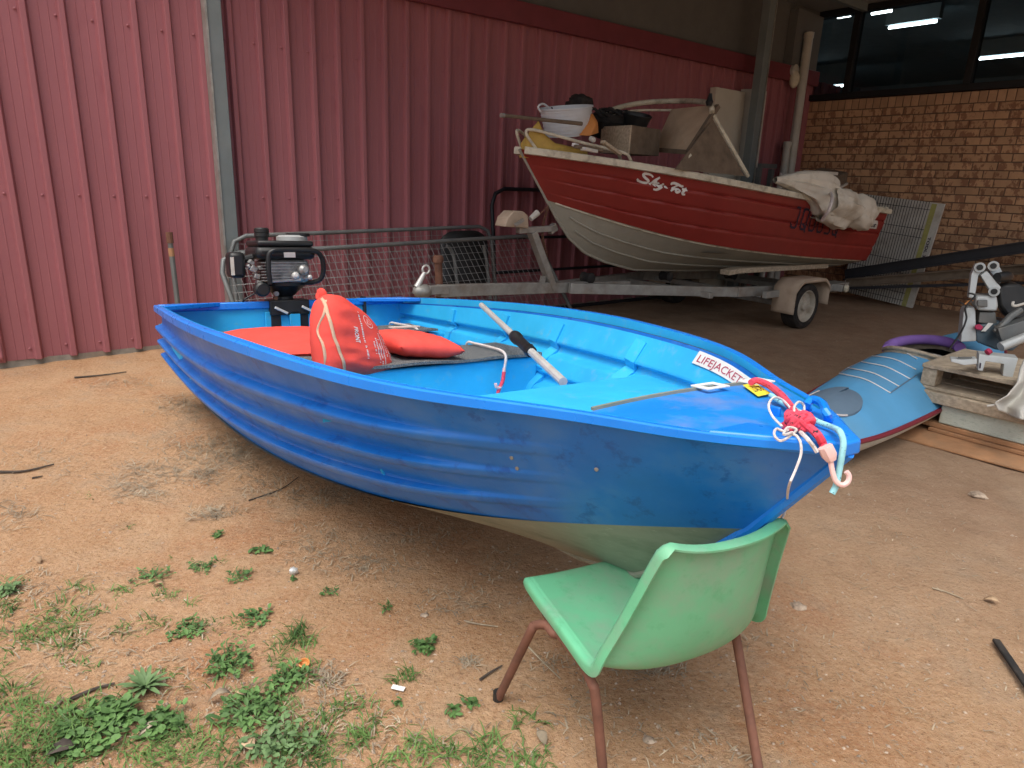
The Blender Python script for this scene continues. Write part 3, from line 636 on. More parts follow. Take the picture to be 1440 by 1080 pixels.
# bow handle and bow eye
hp = [BLp(x, y, z) for x, y, z in ((1138, 580, .505), (1134, 570, .535), (1142, 562, .545), (1156, 567, .545), (1163, 583, .535), (1166, 596, .505))]
MB(B).tube(smooth_path(hp, 4), .008, 8).build('bow_handle', M_bluerim, boat)
MB(B).box((3.215, .005, HB.zg(.95) + .032), (.022, .008, .02)).build('cleat', M_bluerim, boat, bevel=.003)
ez = HB.K(.985)
MB(B).hexa([(3.13, -.006, .222), (3.190, -.006, .285), (3.216, -.006, .250), (3.180, -.006, .216)], [(3.13, .006, .222), (3.190, .006, .285), (3.216, .006, .250), (3.180, .006, .216)]).build('bow_eye', M_bluerim, boat, bevel=.003)
MB(B).lathe([(.011, -.016), (.013, -.008), (.006, -.007), (.006, .007), (.013, .008), (.011, .016)], (3.188, 0, .246), (0, 1, 0), 12).build('shackle_bolt', M_eng, boat)
for t, h in ((.855, .62), (.857, .53), (.905, .60)):
    p = HB.S(t, h); MB(B).lathe([(.0055, 0), (.005, .002), (.002, .003)], (p[0], -p[1], p[2]), (0.2, -1, -.1), 8).build('rivet', M_galv, boat)

# ---- ropes at the bow
def dk(x, y, lift=.012): p = BLp(x, y, .515); z = zd(p[0]) + lift - .006; p = BLp(x, y, z); return B(p)
tipd = depth(B((3.345, 0, .49))) - .035
bung = thing('elastic_rope', 'pink red bungee cord knotted on the bow with a pale hook', 'cord', dk(1125, 590))
P = smooth_path([dk(1056, 538), dk(1064, 535, .014), dk(1080, 541, .014), dk(1098, 555, .016), dk(1112, 572, .018), dk(1122, 586, .022)], 5); MB().tube(P, .0072, 8).build('cord', M_pink, bung)
mb = MB(); c0 = dk(1124, 592, .022)
for k in range(5):
    a = k * 1.25; pts = [c0 + np.array([.020 * math.cos(a + t) * (1 - .2 * k / 5), .016 * math.sin(a + t + k), .010 * math.sin(2 * t + k)]) for t in np.linspace(0, 2 * math.pi, 25)[:-1]]; mb.tube(pts, .0058, 10, closed=True)
mb.build('knot', M_pink, bung)
P = smooth_path([dk(1124, 594, .02), dk(1138, 601, .018), dk(1150, 612, .014), PR(1157, 624, tipd - .0), PR(1160, 634, tipd - .02)], 5); MB().tube(P, .0072, 8).build('cord', M_pink, bung)
P = smooth_path([dk(1122, 594, .02), dk(1110, 597, .014), dk(1101, 599, .012)], 4); MB().tube(P, .0066, 8).build('cord', M_pink, bung)
hd = tipd - .025
mb = MB(); mb.tube([PR(1160, 628, hd), PR(1166, 640, hd), PR(1169, 648, hd)], [.0125, .0125, .008], 8); mb.tube(smooth_path([PR(1168, 646, hd), PR(1170, 660, hd), PR(1175, 676, hd), PR(1184, 682, hd), PR(1192, 678, hd), PR(1194, 669, hd), PR(1190, 663, hd)], 5), .0045, 8); mb.build('hook', M_hookp, bung)
cord([dk(1084, 556), dk(1100, 566), dk(1118, 576), dk(1134, 584), dk(1150, 593), dk(1168, 600), PR(1181, 607, tipd - .01), PR(1186, 622, tipd - .02), PR(1184, 640, tipd - .02), PR(1180, 662, tipd - .015), PR(1176, 682, tipd - .015), PR(1170, 694, tipd - .015)], .0055, 'painter_line', M_cyan, 'pale cyan cord trailing over the bow tip', 'cord')
wr = thing('white_rope', 'thin white rope tangled on the bow and hanging to the bow eye', 'rope', dk(1110, 600))
P = smooth_path([dk(1100, 600), dk(1086, 585, .02), dk(1081, 570, .03), dk(1088, 559, .035), dk(1100, 562, .03), dk(1112, 575, .02), dk(1118, 590, .012), dk(1106, 606, .012), dk(1092, 603, .014), dk(1089, 612, .014), dk(1098, 620, .016), dk(1112, 612, .012), dk(1120, 604, .02), dk(1108, 601, .02), dk(1102, 611, .02), dk(1114, 608, .016)], 6); MB().tube(P, .0023, 6).build('tangle', M_rope, wr)
ed = depth(B((3.16, -.01, .22)))
P = smooth_path([dk(1114, 610, .014), dk(1121, 614, .012), PR(1126, 624, tipd - .03), PR(1126, 640, tipd - .035), PR(1119, 660, tipd - .04), PR(1109, 685, tipd - .03), PR(1106, 710, ed - .02), PR(1100, 728, ed - .01), PR(1086, 736, ed), PR(1072, 741, ed)], 6); MB().tube(P, .0023, 6).build('hanging_line', M_rope, wr)
P = smooth_path([dk(1126, 608), dk(1136, 618, .012), PR(1144, 628, tipd - .03), PR(1149, 636, tipd - .03)], 5); MB().tube(P, .0038, 6).build('loose_end', M_rope, wr)
P = smooth_path([dk(1118, 585, .02), dk(1117, 572, .03), dk(1124, 565, .03), dk(1131, 572, .02), dk(1128, 590, .01)], 5); MB().tube(P, .0023, 6).build('loop', M_rope, wr)

# ---- life vests
def pillow(cn, ex, ey, ez, nm, mt, parent=None, loc=None, pw=.42, wr_=.02, nu=30, nv=30, shape=None, seed=0):
    mb = MB(); cn = np.array(cn)
    def f(a, b, sg):
        x, y = 2 * a - 1, 2 * b - 1; t = max(0, (1 - abs(x) ** 3.0) * (1 - abs(y) ** 3.0)) ** pw; sx, sy = (shape(x, y) if shape else (x, y))
        w_ = 1 + wr_ * 6 * nz(x * 2 + seed, y * 3, sg, 1.6) * (1 - t * .4); pk = wr_ * nz(x * 6 + seed, y * 2, 4, 2) * (1 - .5 * t)
        return cn + ex * sx + ey * sy + ez * (sg * t * w_ * .5 + pk)
    mb.grid(lambda a, b: f(a, b, 1), nu, nv); mb.grid(lambda a, b: f(a, b, -1), nu, nv)
    o = mb.build(nm, mt, parent, loc=loc, merge=.0008, ang=80); return o, f
VX = 1.02
v_tl, v_top, v_tr, v_br, v_bl = [B(BXp(x, y, X)) for x, y, X in ((438, 432, 1.57), (453, 412, 1.51), (516, 450, 1.45), (550, 530, 1.53), (450, 530, 1.63))]
vest = thing('life_vest', 'upright orange red life vest printed FRONT leaning behind the near gunwale', 'life vest', (v_br + v_bl) / 2)
cn = (v_tl + v_tr + v_br + v_bl) / 4
quad = {(-1, -1): v_bl, (1, -1): v_br, (1, 1): v_tr * .97 + v_tl * .03, (-1, 1): v_tl * .6 + v_top * .4}
def vq(x, y):
    p = sum(q * (1 + a * x) * (1 + b * y) / 4 for (a, b), q in quad.items()); return p
nrm = np.cross(v_br - v_bl, v_tl - v_bl); nrm /= np.linalg.norm(nrm)
if nrm @ (O3 - cn) < 0: nrm = -nrm
def vf(x, y, sg):
    t = max(0, (1 - abs(x) ** 3.2) * (1 - abs(y) ** 3.2)) ** .42; p = vq(x, y)
    if y > 0: p = p + np.array([0, 0, 1]) * (.035 * (1 - x * x) * y * (1.25 - .9 * x))
    wv = .007 * nz(x * 1.5, y * 4, 1, 1.5) * (1 - .3 * t) * (1 if x > -.5 else .4) + .006 * math.sin(y * 15 + x * 3) * max(0, .5 - abs(x + .35)) ; return p + nrm * (sg * .080 * t + wv) + (v_br - v_bl) * .05 * x * (1 - y * y)
mb = MB()
for sg in (1, -1): mb.grid(lambda a, b: vf(2 * a - 1, 2 * b - 1, sg), 40, 40)
mb.build('front_panel', M_redf, vest, merge=.0006, ang=80)
def vs_(a, b, o=.002): return vf(a, b, 1) + nrm * o
for (x0, x1, nm) in ((-.80, -.70, 'webbing_strap'),):
    P = [vs_(-.93 + .30 * ((1 - q) / 2) ** 1.5 + .0, q, .004) for q in np.linspace(1, -1, 30)]; mb = MB(); mb.tube(P, .0001, 4); mb = MB()
    pr = []; 
    for q in np.linspace(.98, -1, 34):
        xx = -.93 + .36 * ((1 - q) / 2) ** 1.4; pr += [vs_(xx, q, .004), vs_(xx + .065, q, .004)]
    mb.add(pr, [(2 * i, 2 * i + 1, 2 * i + 3, 2 * i + 2) for i in range(33)]); mb.build(nm, M_strap, vest, solid=.003)
mb = MB(); P = smooth_path([vs_(-.86, .9, .006), vs_(-.97, .6, .02), vs_(-1.02, .2, .02), vs_(-.99, -.2, .02), vs_(-.97, -.6, .01), vs_(-.9, -1, .0)], 5); pr = []
for q in P: pr += [q, q + (v_br - v_bl) * .05]
mb.add(pr, [(2 * i, 2 * i + 1, 2 * i + 3, 2 * i + 2) for i in range(len(P) - 1)]); mb.build('webbing_strap', M_strap, vest, solid=.003)
mb = MB(); mb.blob(v_top + np.array([-.003, 0, -.012]), (.020, .020, .030), amp=.3, seed=3).build('gathered_collar', M_redf, vest)
# print: FRONT and lines of small lettering, set sideways
tv, tf = text_mesh('FRONT', 1.0, bold=.02); wd = max(v[0] for v in tv)
mb = MB(); mb.add([vs_(-.22 + .17 * v[1] , .28 - .36 * v[0] / wd, .0016) for v in tv], tf)
mb.build('front_lettering', M_white, vest, recalc=False)
mb = MB(); rp = random.Random(3)
for (x, y0, y1, hgt) in ((.02, .66, -.52, .055), (.30, .06, -.34, .05), (.38, .12, -.62, .05), (.46, .1, -.72, .055), (.55, .3, -.66, .05), (.66, .48, -.4, .045), (.76, .2, -.5, .045), (.84, .0, -.6, .045)):
    y = y0
    while y > y1:
        l = rp.uniform(.02, .05)
        if rp.random() > .14: mb.add([vs_(x, y, .0016), vs_(x + hgt * rp.uniform(.6, 1), y, .0016), vs_(x + hgt * rp.uniform(.6, 1), y - l * .6, .0016), vs_(x, y - l * .6, .0016)], [(0, 1, 2, 3)])
        y -= l
cc = (.34, .52)
for r0, r1, n in ((.125, .14, 26), (.0, 0, 0)):
    if n: mb.add([vs_(cc[0] + rr * math.cos(2 * math.pi * i / n), cc[1] + rr * 1.15 * math.sin(2 * math.pi * i / n), .0016) for i in range(n) for rr in (r0, r1)], [(2 * i, 2 * i + 1, (2 * i + 3) % (2 * n), (2 * i + 2) % (2 * n)) for i in range(n)])
ribbon(mb, [(cc[0] - .06, cc[1] - .06), (cc[0], cc[1] + .08), (cc[0] + .06, cc[1] - .06), (cc[0] - .06, cc[1] - .06)], .02, lambda a, b: vs_(a, b, .0017))
mb.build('small_print', M_white, vest, recalc=False)
bX, bY, bZ = [RB @ np.array(q, float) for q in ((1, 0, 0), (0, 1, 0), (0, 0, 1))]
l1 = thing('life_vest', 'orange red life vest lying flat left of the upright vest', 'life vest', B((.76, -.26, .34)))
pillow(B((.94, -.27, .418)), bX * .38, bY * .24 + bX * .03, bZ * .10, 'cushion', M_redf, l1, seed=2)
l2 = thing('life_vest', 'orange red life vest draped on the middle bench right of the upright vest', 'life vest', B((1.24, .13, .35)))
pillow(B((1.40, .10, .440)), bX * .20 + bY * .0, bY * .125 + bX * .03 - bZ * .012, bZ * .10, 'cushion', M_redf, l2, seed=9, wr_=.03)
p0 = B((1.18, .09, .487)); MB().hexa([p0, p0 + bX * .05, p0 + bX * .05 + bY * .13, p0 + bY * .13], [p0 + bZ * .004, p0 + bX * .05 + bZ * .006, p0 + bX * .05 + bY * .13 + bZ * .004, p0 + bY * .13 + bZ * .002]).build('reflective_patch', M_whited, l2)
# odd light items inside the stern
cl = cord([B(q) for q in [(.25, -.60, .30), (.30, -.59, .42), (.36, -.57, .44), (.44, -.56, .40), (.5, -.55, .33)]], .018, 'fuel_hose', M_tub, 'pale hose loop inside the near stern corner of the dinghy', 'hose')
o = MB(B).box((.70, -.52, .42), (.02, .10, .012)).build('metal_bracket', M_pole, loc=B((.70, -.5, .39)), bevel=.002); tag(o, 'small bright metal bracket beside the flat life vest', 'bracket')

# ---- outboard motor on the transom
mo = thing('outboard_motor', 'black small outboard motor with tube guard clamped to the transom', 'outboard motor', B((0, -.01, .52)))
def T(p): return B((p[0] - .02, p[1] - .03, p[2]))
def label_on(part, nm, c, d, mt): return MB(T).box(c, d).build(nm, mt, part)
MB(T).box2((-.06, -.105, .455), (.075, .115, .540)).build('clamp_bracket', M_blkp, mo, bevel=.006)
for y in (-.10, .055): MB(T).box2((.040, y, .37), (.060, y + .055, .465)).build('clamp_leg', M_blkp, mo, bevel=.004)
for y in (-.065, .085):
    cs = MB(T).tube([(.06, y, .490), (.11, y, .490)], .008, 8).build('clamp_screw', M_eng, mo); MB(T).beam((.112, y - .025, .505), (.112, y + .045, .468), .012, .014).build('screw_handle', M_pole, cs, bevel=.003)
MB(T).lathe([(.055, .52), (.05, .555), (.062, .57)], (-.03, .0, 0), n=16).build('swivel_tube', M_blkp, mo)
MB(T).tube([(-.05, 0, .52), (-.09, 0, .16), (-.10, 0, .12)], .035, 10).build('drive_leg', M_blkp, mo)
MB(T).lathe([(.062, .565), (.072, .578), (.112, .612), (.126, .620), (.126, .637)], (-.02, .0, 0), n=24).build('bell_housing', M_blkp, mo)
ck = MB(T).box2((-.13, -.125, .638), (.115, .115, .764)).build('crankcase', M_eng, mo, bevel=.022)
for k in range(7): MB(T).box2((-.11, -.150, .650 + k * .016), (.128, .02 + .012 * k, .655 + k * .016)).build('cooling_fin', M_eng, ck)
MB(T).lathe([(.026, 0), (.030, .05), (.016, .062)], (0.105, .065, .705), (1, .15, .1), 12).build('oil_plug', M_eng, ck); MB(T).lathe([(.020, 0), (.020, .04), (.010, .05)], (0.110, .025, .672), (1, 0, .2), 10).build('spark_boss', M_pole, ck); MB(T).lathe([(.013, 0), (.013, .05), (.007, .055)], (0.110, .092, .665), (1, .2, .1), 10).build('drain_bolt', M_pole, ck); MB(T).beam((.105, -.11, .648), (.112, .06, .655), .02, .012).build('casting_rib', M_pole, ck)
es = MB(T).box2((-.165, -.175, .765), (.135, .150, .838)).build('engine_shroud', M_blkp, mo, bevel=.028)
MB(T).box2((-.16, -.165, .836), (.13, .140, .868)).build('shroud_top', M_blkp, es, bevel=.012)
sc_ = MB(T).lathe([(.085, .866), (.085, .890), (.07, .900), (0, .903)], (-.02, .06, 0), n=24).build('starter_cover', M_greyp, mo)
MB(T).lathe([(.068, .895), (.066, .912), (0, .916)], (-.02, .095, 0), n=20).build('starter_lid', M_blkp, sc_)
MB(T).lathe([(.034, .866), (.034, .886), (.040, .889), (.040, .908), (.037, .910), (.040, .912), (.040, .930), (.033, .937)], (.02, -.115, 0), n=18).build('fuel_cap', M_blkp, mo)
gp = smooth_path([(.16, -.118, .635), (.165, -.124, .70), (.165, -.120, .785), (.165, -.098, .812), (.165, -.05, .818), (.165, .09, .818), (.155, .150, .806), (.14, .180, .765), (.13, .186, .70), (.12, .170, .655), (.10, .135, .638), (.08, .1, .635)], 5); MB(T).tube(gp, .0135, 10).build('guard_tube', M_blkp, mo)
label_on(es, 'label_plate', (.137, -.0, .800), (.003, .062, .045), M_white)
mu_ = MB(T).box2((-.04, -.305, .665), (.09, -.222, .805)).build('muffler', M_blkp, mo, bevel=.022)
label_on(mu_, 'muffler_label', (.0925, -.293, .73), (.003, .018, .095), M_whited)
MB(T).tube([(.02, -.23, .76), (.02, -.17, .775)], .022, 10).build('intake_pipe', M_blkp, mo)
for (y, z, r) in ((-.195, .75, .018), (-.185, .715, .024), (-.17, .675, .02), (-.21, .73, .012), (-.16, .64, .018), (-.15, .72, .016)):
    MB(T).box((.08, y, z), (.05, r * 1.5, r * 1.3), rot('X', y * 20)).build('carburettor_piece', M_eng, mo, bevel=.003)
sg_ = MB(T).lathe([(.03, 0), (.04, .012), (.04, .07), (.03, .08)], (.05, -.15, .605), (1, 0, 0), 14).build('starter_grip', M_blkp, mo)
MB(T).tube(smooth_path([(.08, -.15, .605), (.06, -.2, .57), (.05, -.235, .55), (.04, -.24, .535)], 5), .005, 6).build('pull_cord', M_blkp, sg_)
MB(T).lathe([(.012, 0), (.014, .03)], (.02, -.06, .575), (1, 0, 0), 10).build('bolt', M_eng, mo)
MB(T).lathe([(.010, 0), (.012, .03)], (.02, -.065, .55), (1, 0, 0), 10).build('bolt', M_rust, mo)
# black strap hanging over the transom right of the motor
o = MB(B).box2((-.02, .420, .44), (-.016 + .06, .432, .545)).build('transom_strap', M_blkp, loc=B((0, .43, .53))); tag(o, 'narrow black strap over the transom beside the far corner knee', 'strap')

# ================================================================== RED BOAT ON ITS TRAILER
RS0, RD0, RZ0, RPIT = 7.434, 1.041, .4676, .0398
def RX(p):
    X, Y, Z = p; x = X * math.cos(RPIT) - Z * math.sin(RPIT); z = X * math.sin(RPIT) + Z * math.cos(RPIT) + RZ0
    return W(RS0 - x + .0046 * Y, RD0 + Y + .0046 * x, z)
def Rinv(p):
    q = sdz(p); x = RS0 - q[0]; z = q[2] - RZ0; return np.array([x * math.cos(RPIT) + z * math.sin(RPIT), q[1] - RD0 - .0046 * x, -x * math.sin(RPIT) + z * math.cos(RPIT)])
def swage_r(t, hh):
    e = 0
    for c in (.27, .55, .80):
        c2 = c - .18 * max(0, t - .55); u = (hh - c2) / .028
        if abs(u) < 1: e -= .015 * (1 - abs(u))
        e += .006 * (1 if hh < c2 else 0)
    return e * (1 if t < .9 else (1 - t) * 10)
HR = Hull(4.25, 3.9535, [.7733, .7743, .759, .6146, .3307, .018], [.6138, .6862, .8206], [.6289, .6545, .5619, .2848], [.0999, .1721, .2995, .4794],
          [(0, -.06), (2.2, -.066), (2.889, -.055), (3.255, .012), (3.5, .085), (3.687, .20), (3.83, .34), (3.95, .475), (3.96, .48)], .012, swage_r)
rb = thing('red_boat', 'faded red runabout boat with bare metal bottom on a trailer, piled with junk', 'boat', RX((2, 0, 0)))
build_hull(HR, RX, rb, M_red, M_hullg, M_whited, 60)
ring = [HR.K(0)] + [HR.Bo(0, q) for q in (.25, .5, .75)] + [HR.S(0, q) for q in np.linspace(0, 1, 20)]
ring = ring + [np.array([p[0], -p[1], p[2]]) for p in ring[::-1][:-1]]
mb = MB(RX); k = len(ring); mb.add([p + np.array([.001, 0, 0]) for p in ring] + [p + np.array([.03, 0, 0]) for p in ring], [tuple(range(k)), tuple(range(k, 2 * k))[::-1]] + [(i, (i + 1) % k, k + (i + 1) % k, k + i) for i in range(k)]); mb.build('transom', M_red, rb, smooth=False)
secr = [(-.035, -.030), (.012, -.034), (.018, -.026), (.018, .010), (.010, .018), (-.028, .018), (-.035, .010)]
for sg in (-1, 1):
    path = [RX((p[0], p[1] * sg, p[2] + .004)) for p in [HR.G(t) for t in np.linspace(.0, .995, 60)]]
    mb = MB(); mb.sweep(path, [(x * (-1 if sg < 0 else 1), y) for x, y in secr]).build('gunwale', M_cream, rb, ang=30)
MB(RX).box2((-.02, -.76, .60), (.05, .76, .655)).build('transom_cap', M_cream, rb, bevel=.008)
kp = [HR.K(t) for t in np.linspace(.2, 1, 60)] + [HR.C(1) * (1 - q) + HR.G(1) * q for q in np.linspace(.1, 1, 10)]
mb = MB(); mb.tube([RX((p[0], 0, p[2])) for p in kp], .011, 8).build('keel_strip', M_hullg, rb)
for q0, q1, t0 in ((.34, .34, .93), (.67, .62, .95), (.985, .985, .985)):      # raised strakes on the bare bottom
    for sg in (-1, 1):
        P = [HR.Bo(t, q0 + (q1 - q0) * t) for t in np.linspace(.02, t0, 60)]; mb = MB(); mb.tube([RX((p[0], (p[1] + .002) * sg, p[2] - .003)) for p in P], .007, 6).build('bottom_strake', M_hullg if q0 < .9 else M_cream, rb)
def half_r(X, Z): return half_in(X, Z, HR, 4.25, 3.9535)
mb = MB(RX); mb.grid(lambda a, b: (2.55 + 1.55 * a, (2 * b - 1) * max(.01, HR.b((2.55 + 1.55 * a) / 4.25) - .03), HR.zg((2.55 + 1.55 * a) / 4.25) - .03 + .03 * (1 - (2 * b - 1) ** 2)), 20, 10).build('fore_deck', M_whited, rb)
mb = MB(RX); mb.grid(lambda a, b: (.03 + 2.5 * a, (2 * b - 1) * .5, .14), 4, 4).build('cockpit_floor', M_woodd, rb)
mb = MB(RX); zz_ = np.linspace(.15, .62, 6); rg_ = [(2.54, -half_r(2.54, z) + .02, z) for z in zz_] + [(2.54, half_r(2.54, z) - .02, z) for z in zz_[::-1]]; mb.add(rg_, [tuple(range(12))]).build('bulkhead', M_woodd, rb, solid=.015)
MB(RX).box2((.30, -.52, .13), (.72, .52, .52)).build('stern_seat', M_woodd, rb, bevel=.02)
def rside(X, Z, off=.004):
    t = X / 4.25
    for _ in range(5):
        hh = (Z - HR.C(t)[2]) / (HR.G(t)[2] - HR.C(t)[2]); p = HR.S(t, min(max(hh, 0), 1)); t += (X - p[0]) / 4.25
    return RX((X, p[1] + off + .003, Z))
def on_side(px, py):      # boat-local X, Z on the camera side for a direction from the viewpoint
    d = 1.8
    for _ in range(6):
        q = Rinv(PD(px, py, d)); t = min(max(q[0] / 4.25, 0), 1); hh = (q[2] - HR.C(t)[2]) / (HR.G(t)[2] - HR.C(t)[2]); d = RD0 + HR.S(t, min(max(hh, 0), 1))[1]
    return np.array([q[0], q[2]])
# the name in brush script
nm0, nm1, nmu = on_side(893, 256), on_side(967, 277), on_side(893, 241)
ex_, ey_ = (nm1 - nm0), (nmu - nm0) * 1.05
def nmf(a, b):
    p = nm0 + ex_ * a + ey_ * b; return rside(p[0], p[1])
mb = MB(); LW = .021
strokes = [[(.27, .80), (.245, .93), (.19, .98), (.12, .92), (.095, .76), (.135, .58), (.195, .42), (.19, .22), (.12, .12), (.04, .16), (.0, .30)],
           [(.395, .98), (.33, .66), (.275, .34), (.235, .12)], [(.262, .30), (.315, .48), (.345, .46), (.33, .30), (.318, .16), (.345, .12)],
           [(.395, .50), (.375, .30), (.39, .18), (.43, .22), (.475, .48)], [(.485, .54), (.455, .24), (.41, .0), (.355, -.20), (.30, -.22)], [(.505, .29), (.575, .29)],
           [(.63, .62), (.635, .76), (.69, .86), (.76, .84), (.84, .78), (.875, .86)], [(.765, .84), (.72, .56), (.665, .26), (.63, .06)],
           [(.785, .46), (.745, .38), (.725, .24), (.745, .12), (.785, .18), (.812, .34), (.80, .46), (.785, .46)], [(.95, .78), (.905, .46), (.868, .22), (.885, .10), (.93, .14)], [(.865, .56), (.98, .60)]]
for st_ in strokes:
    P = [q[:2] for q in smooth_path([(a, b, 0) for a, b in st_], 5)]
    Lx, Ly = np.linalg.norm(ex_), np.linalg.norm(ey_)
    ribbon(mb, [(a * Lx, b * Ly) for a, b in P], LW, lambda a, b: nmf(a / Lx, b / Ly))
mb.build('name_lettering', M_white, rb, recalc=False)
r0, r1, ru = on_side(1107, 319), on_side(1176, 331), on_side(1112, 290)
def rgf(a, b): p = r0 + (r1 - r0) * a + (ru - r0) * b; return rside(p[0], p[1])
glyph = {'J': [[(.1, .22), (.1, .06), (.25, 0), (.7, 0), (.85, .1), (.85, 1), (.45, 1)]], 'Q': [[(.1, .12), (.1, .88), (.25, 1), (.75, 1), (.9, .88), (.9, .12), (.75, 0), (.25, 0), (.1, .12)], [(.6, .25), (1.0, -.1)]], '0': [[(.1, .12), (.1, .88), (.25, 1), (.75, 1), (.9, .88), (.9, .12), (.75, 0), (.25, 0), (.1, .12)]], '5': [[(.85, 1), (.12, 1), (.12, .56), (.75, .56), (.9, .45), (.9, .12), (.75, 0), (.1, 0)]]}
mb = MB(); Lx, Ly = np.linalg.norm(r1 - r0), np.linalg.norm(ru - r0)
for gi, gc in enumerate('JQ005Q'):
    for st_ in glyph[gc]:
        pts = []
        for (x0, y0), (x1, y1) in zip(st_[:-1], st_[1:]): pts += [((gi + .12 + .74 * (x0 + (x1 - x0) * q)) / 6 * Lx + .10 * (y0 + (y1 - y0) * q) * Ly, (y0 + (y1 - y0) * q) * Ly) for q in (0, .33, .66)]
        pts.append(((gi + .12 + .74 * st_[-1][0]) / 6 * Lx + .10 * st_[-1][1] * Ly, st_[-1][1] * Ly))
        for a_, b_ in zip(pts[:-1], pts[1:]):
            dx = np.array(b_) - np.array(a_); nv = np.array([-dx[1], dx[0]]); nv = nv / (np.linalg.norm(nv) + 1e-9) * .009; ex2 = dx / (np.linalg.norm(dx) + 1e-9) * .007
            q4 = [np.array(a_) - ex2 + nv, np.array(a_) - ex2 - nv, np.array(b_) + ex2 - nv, np.array(b_) + ex2 + nv]; mb.add([rgf(q[0] / Lx, q[1] / Ly) for q in q4], [(0, 1, 2, 3)])
mb.build('registration_lettering', M_ink, rb, recalc=False)
s0_ = on_side(1212, 320); s1_ = on_side(1231, 322); su_ = on_side(1214, 308)
def sgf(a, b, o=.004): p = s0_ + (s1_ - s0_) * a + (su_ - s0_) * b; return rside(p[0], p[1], o)
MB().grid(lambda a, b: sgf(a, b), 3, 3).build('dealer_sticker', M_whited, rb)
tv, tf = text_mesh('Just', 1.0, shear=.3, bold=.03); wd = max(v[0] for v in tv)
mb = MB(); mb.add([sgf(.1 + .8 * v[0] / wd, .2 + .7 * v[1], .006) for v in tv], tf); mb.build('sticker_lettering', M_ink, rb, recalc=False)
MB(RX).box2((-.30, .35, .36), (.0, .41, .42)).build('motor_bracket', M_tubeg, rb, bevel=.004); MB(RX).box2((-.30, .35, .42), (-.27, .41, .47)).build('bracket_stop', M_tubeg, rb)
# bow rail
for sg in (1, -1):
    y = lambda x, k=.93: max(.02, HR.b(x / 4.25) * k) * sg
    P = smooth_path([(4.16, y(4.16), .83), (4.24, y(4.2), .93), (4.19, y(4.15), .955), (3.9, y(3.9), .90), (3.62, y(3.62), .855), (3.56, y(3.56), .82), (3.53, y(3.53), .755)], 5); MB(RX).tube(P, .011, 8).build('bow_rail', M_cream, rb)
# windscreen: tubes, folded hardboard
A_ = PD(1052, 248, 1.74); T_ = PD(1003, 162, 1.62); F_ = PD(958, 226, 1.70)
MB().tube([A_, T_], .017, 8).build('windscreen_tube', M_cream, rb); MB().tube([F_ + np.array([0, 0, -.03]), PD(970, 218, 1.69)], .017, 8).build('windscreen_tube', M_cream, rb)
T2 = sdz(T_); T2f = W(T2[0] + .05, .46, T2[2]); A2 = W(sdz(A_)[0], .36, sdz(A_)[2])
MB().tube([A2, T2f], .017, 8).build('windscreen_tube', M_cream, rb)
b1 = PD(950, 238, 1.735); b2 = A_ + np.array([0, 0, .0]); MB().add([b1, b2 - UV3 * .05, T_ - np.array([0, 0, .03]), b1 + DV3 * -.01, b2 - DV3 * .01 - UV3 * .05, T_ - DV3 * .01 - np.array([0, 0, .03])], [(0, 1, 2), (5, 4, 3), (0, 3, 4, 1), (1, 4, 5, 2), (2, 5, 3, 0)]).build('windscreen_side', M_woodd, rb, smooth=False)
c = [PD(966, 216, 1.60), PD(1008, 151, 1.60), PD(944, 157, 1.10), PD(919, 212, 1.10)]; up = np.array([0, 0, .02])
hb = thing('hardboard_sheet', 'tilted brown hardboard sheet lying against the red boat windscreen', 'board', c[0]); MB().hexa(c, [p + up for p in c]).build('panel', M_ply, hb, smooth=False)
mb = MB(); mb.beam(c[0] + up * .5 + DV3 * .01, c[1] + up * .5 + DV3 * .01, .03, .035); mb.build('edge_frame', M_woodd, hb); MB().beam(c[0] + up * .5, c[3] + up * .5, .03, .035).build('edge_frame', M_woodd, hb)
P = smooth_path([PD(833, 172, .55), PD(862, 154, .55), PD(905, 144.5, .6), PD(960, 142, .9), PD(992, 144, 1.4), PD(1000, 150, 1.58), PD(1001, 158, 1.62)], 6); MB().tube(P, .022, 8).build('canopy_hoop', M_cream, rb)
P = smooth_path([PD(850, 166, .75), PD(890, 156, .75), PD(940, 155, .95), PD(985, 156, 1.3)], 6); MB().tube(P, .010, 8).build('canopy_stay', M_cream, rb)
MB().lathe([(.02, 0), (.03, .03), (.02, .05), (.012, .09)], PD(997, 149, 1.6), n=10).build('navigation_light', M_blkp, rb)
# ---- junk on the bow
def PDd(x, y, d): return PD(x, y, d)
tub = thing('plastic_tub', 'pale flexible plastic tub on the bow of the red boat', 'tub', PD(795, 190, 1.05)); tc = PD(797, 190, 1.05); mpx = depth(tc) / FPX
rt, rbm, hh = 37 * mpx, 30 * mpx, 37 * mpx
MB().lathe([(rbm * .96, .004), (rbm, 0), (rbm + (rt - rbm) * .5, hh * .5), (rt - .004, hh - .012), (rt + .006, hh - .008), (rt + .006, hh), (rt - .006, hh), (rt - .012, hh - .01), (rbm - .006, .01), (0, .01)], tc, (-.10, -.16, 1), 32, caps=False).build('bowl', M_tub, tub)
for k in range(1, 8):
    zz_ = hh * k / 8; r_ = rbm + (rt - rbm) * k / 8; ax = np.array([-.10, -.16, 1]); ax /= np.linalg.norm(ax); cc_ = tc + ax * zz_; l_ = np.cross(ax, [0, 1, 0]); l_ /= np.linalg.norm(l_); v_ = np.cross(ax, l_)
    MB().tube([cc_ + (r_ + .001) * (l_ * math.cos(t) + v_ * math.sin(t)) for t in np.linspace(0, 2 * math.pi, 33)[:-1]], .0022, 5, closed=True).build('ridge', M_tub, tub)
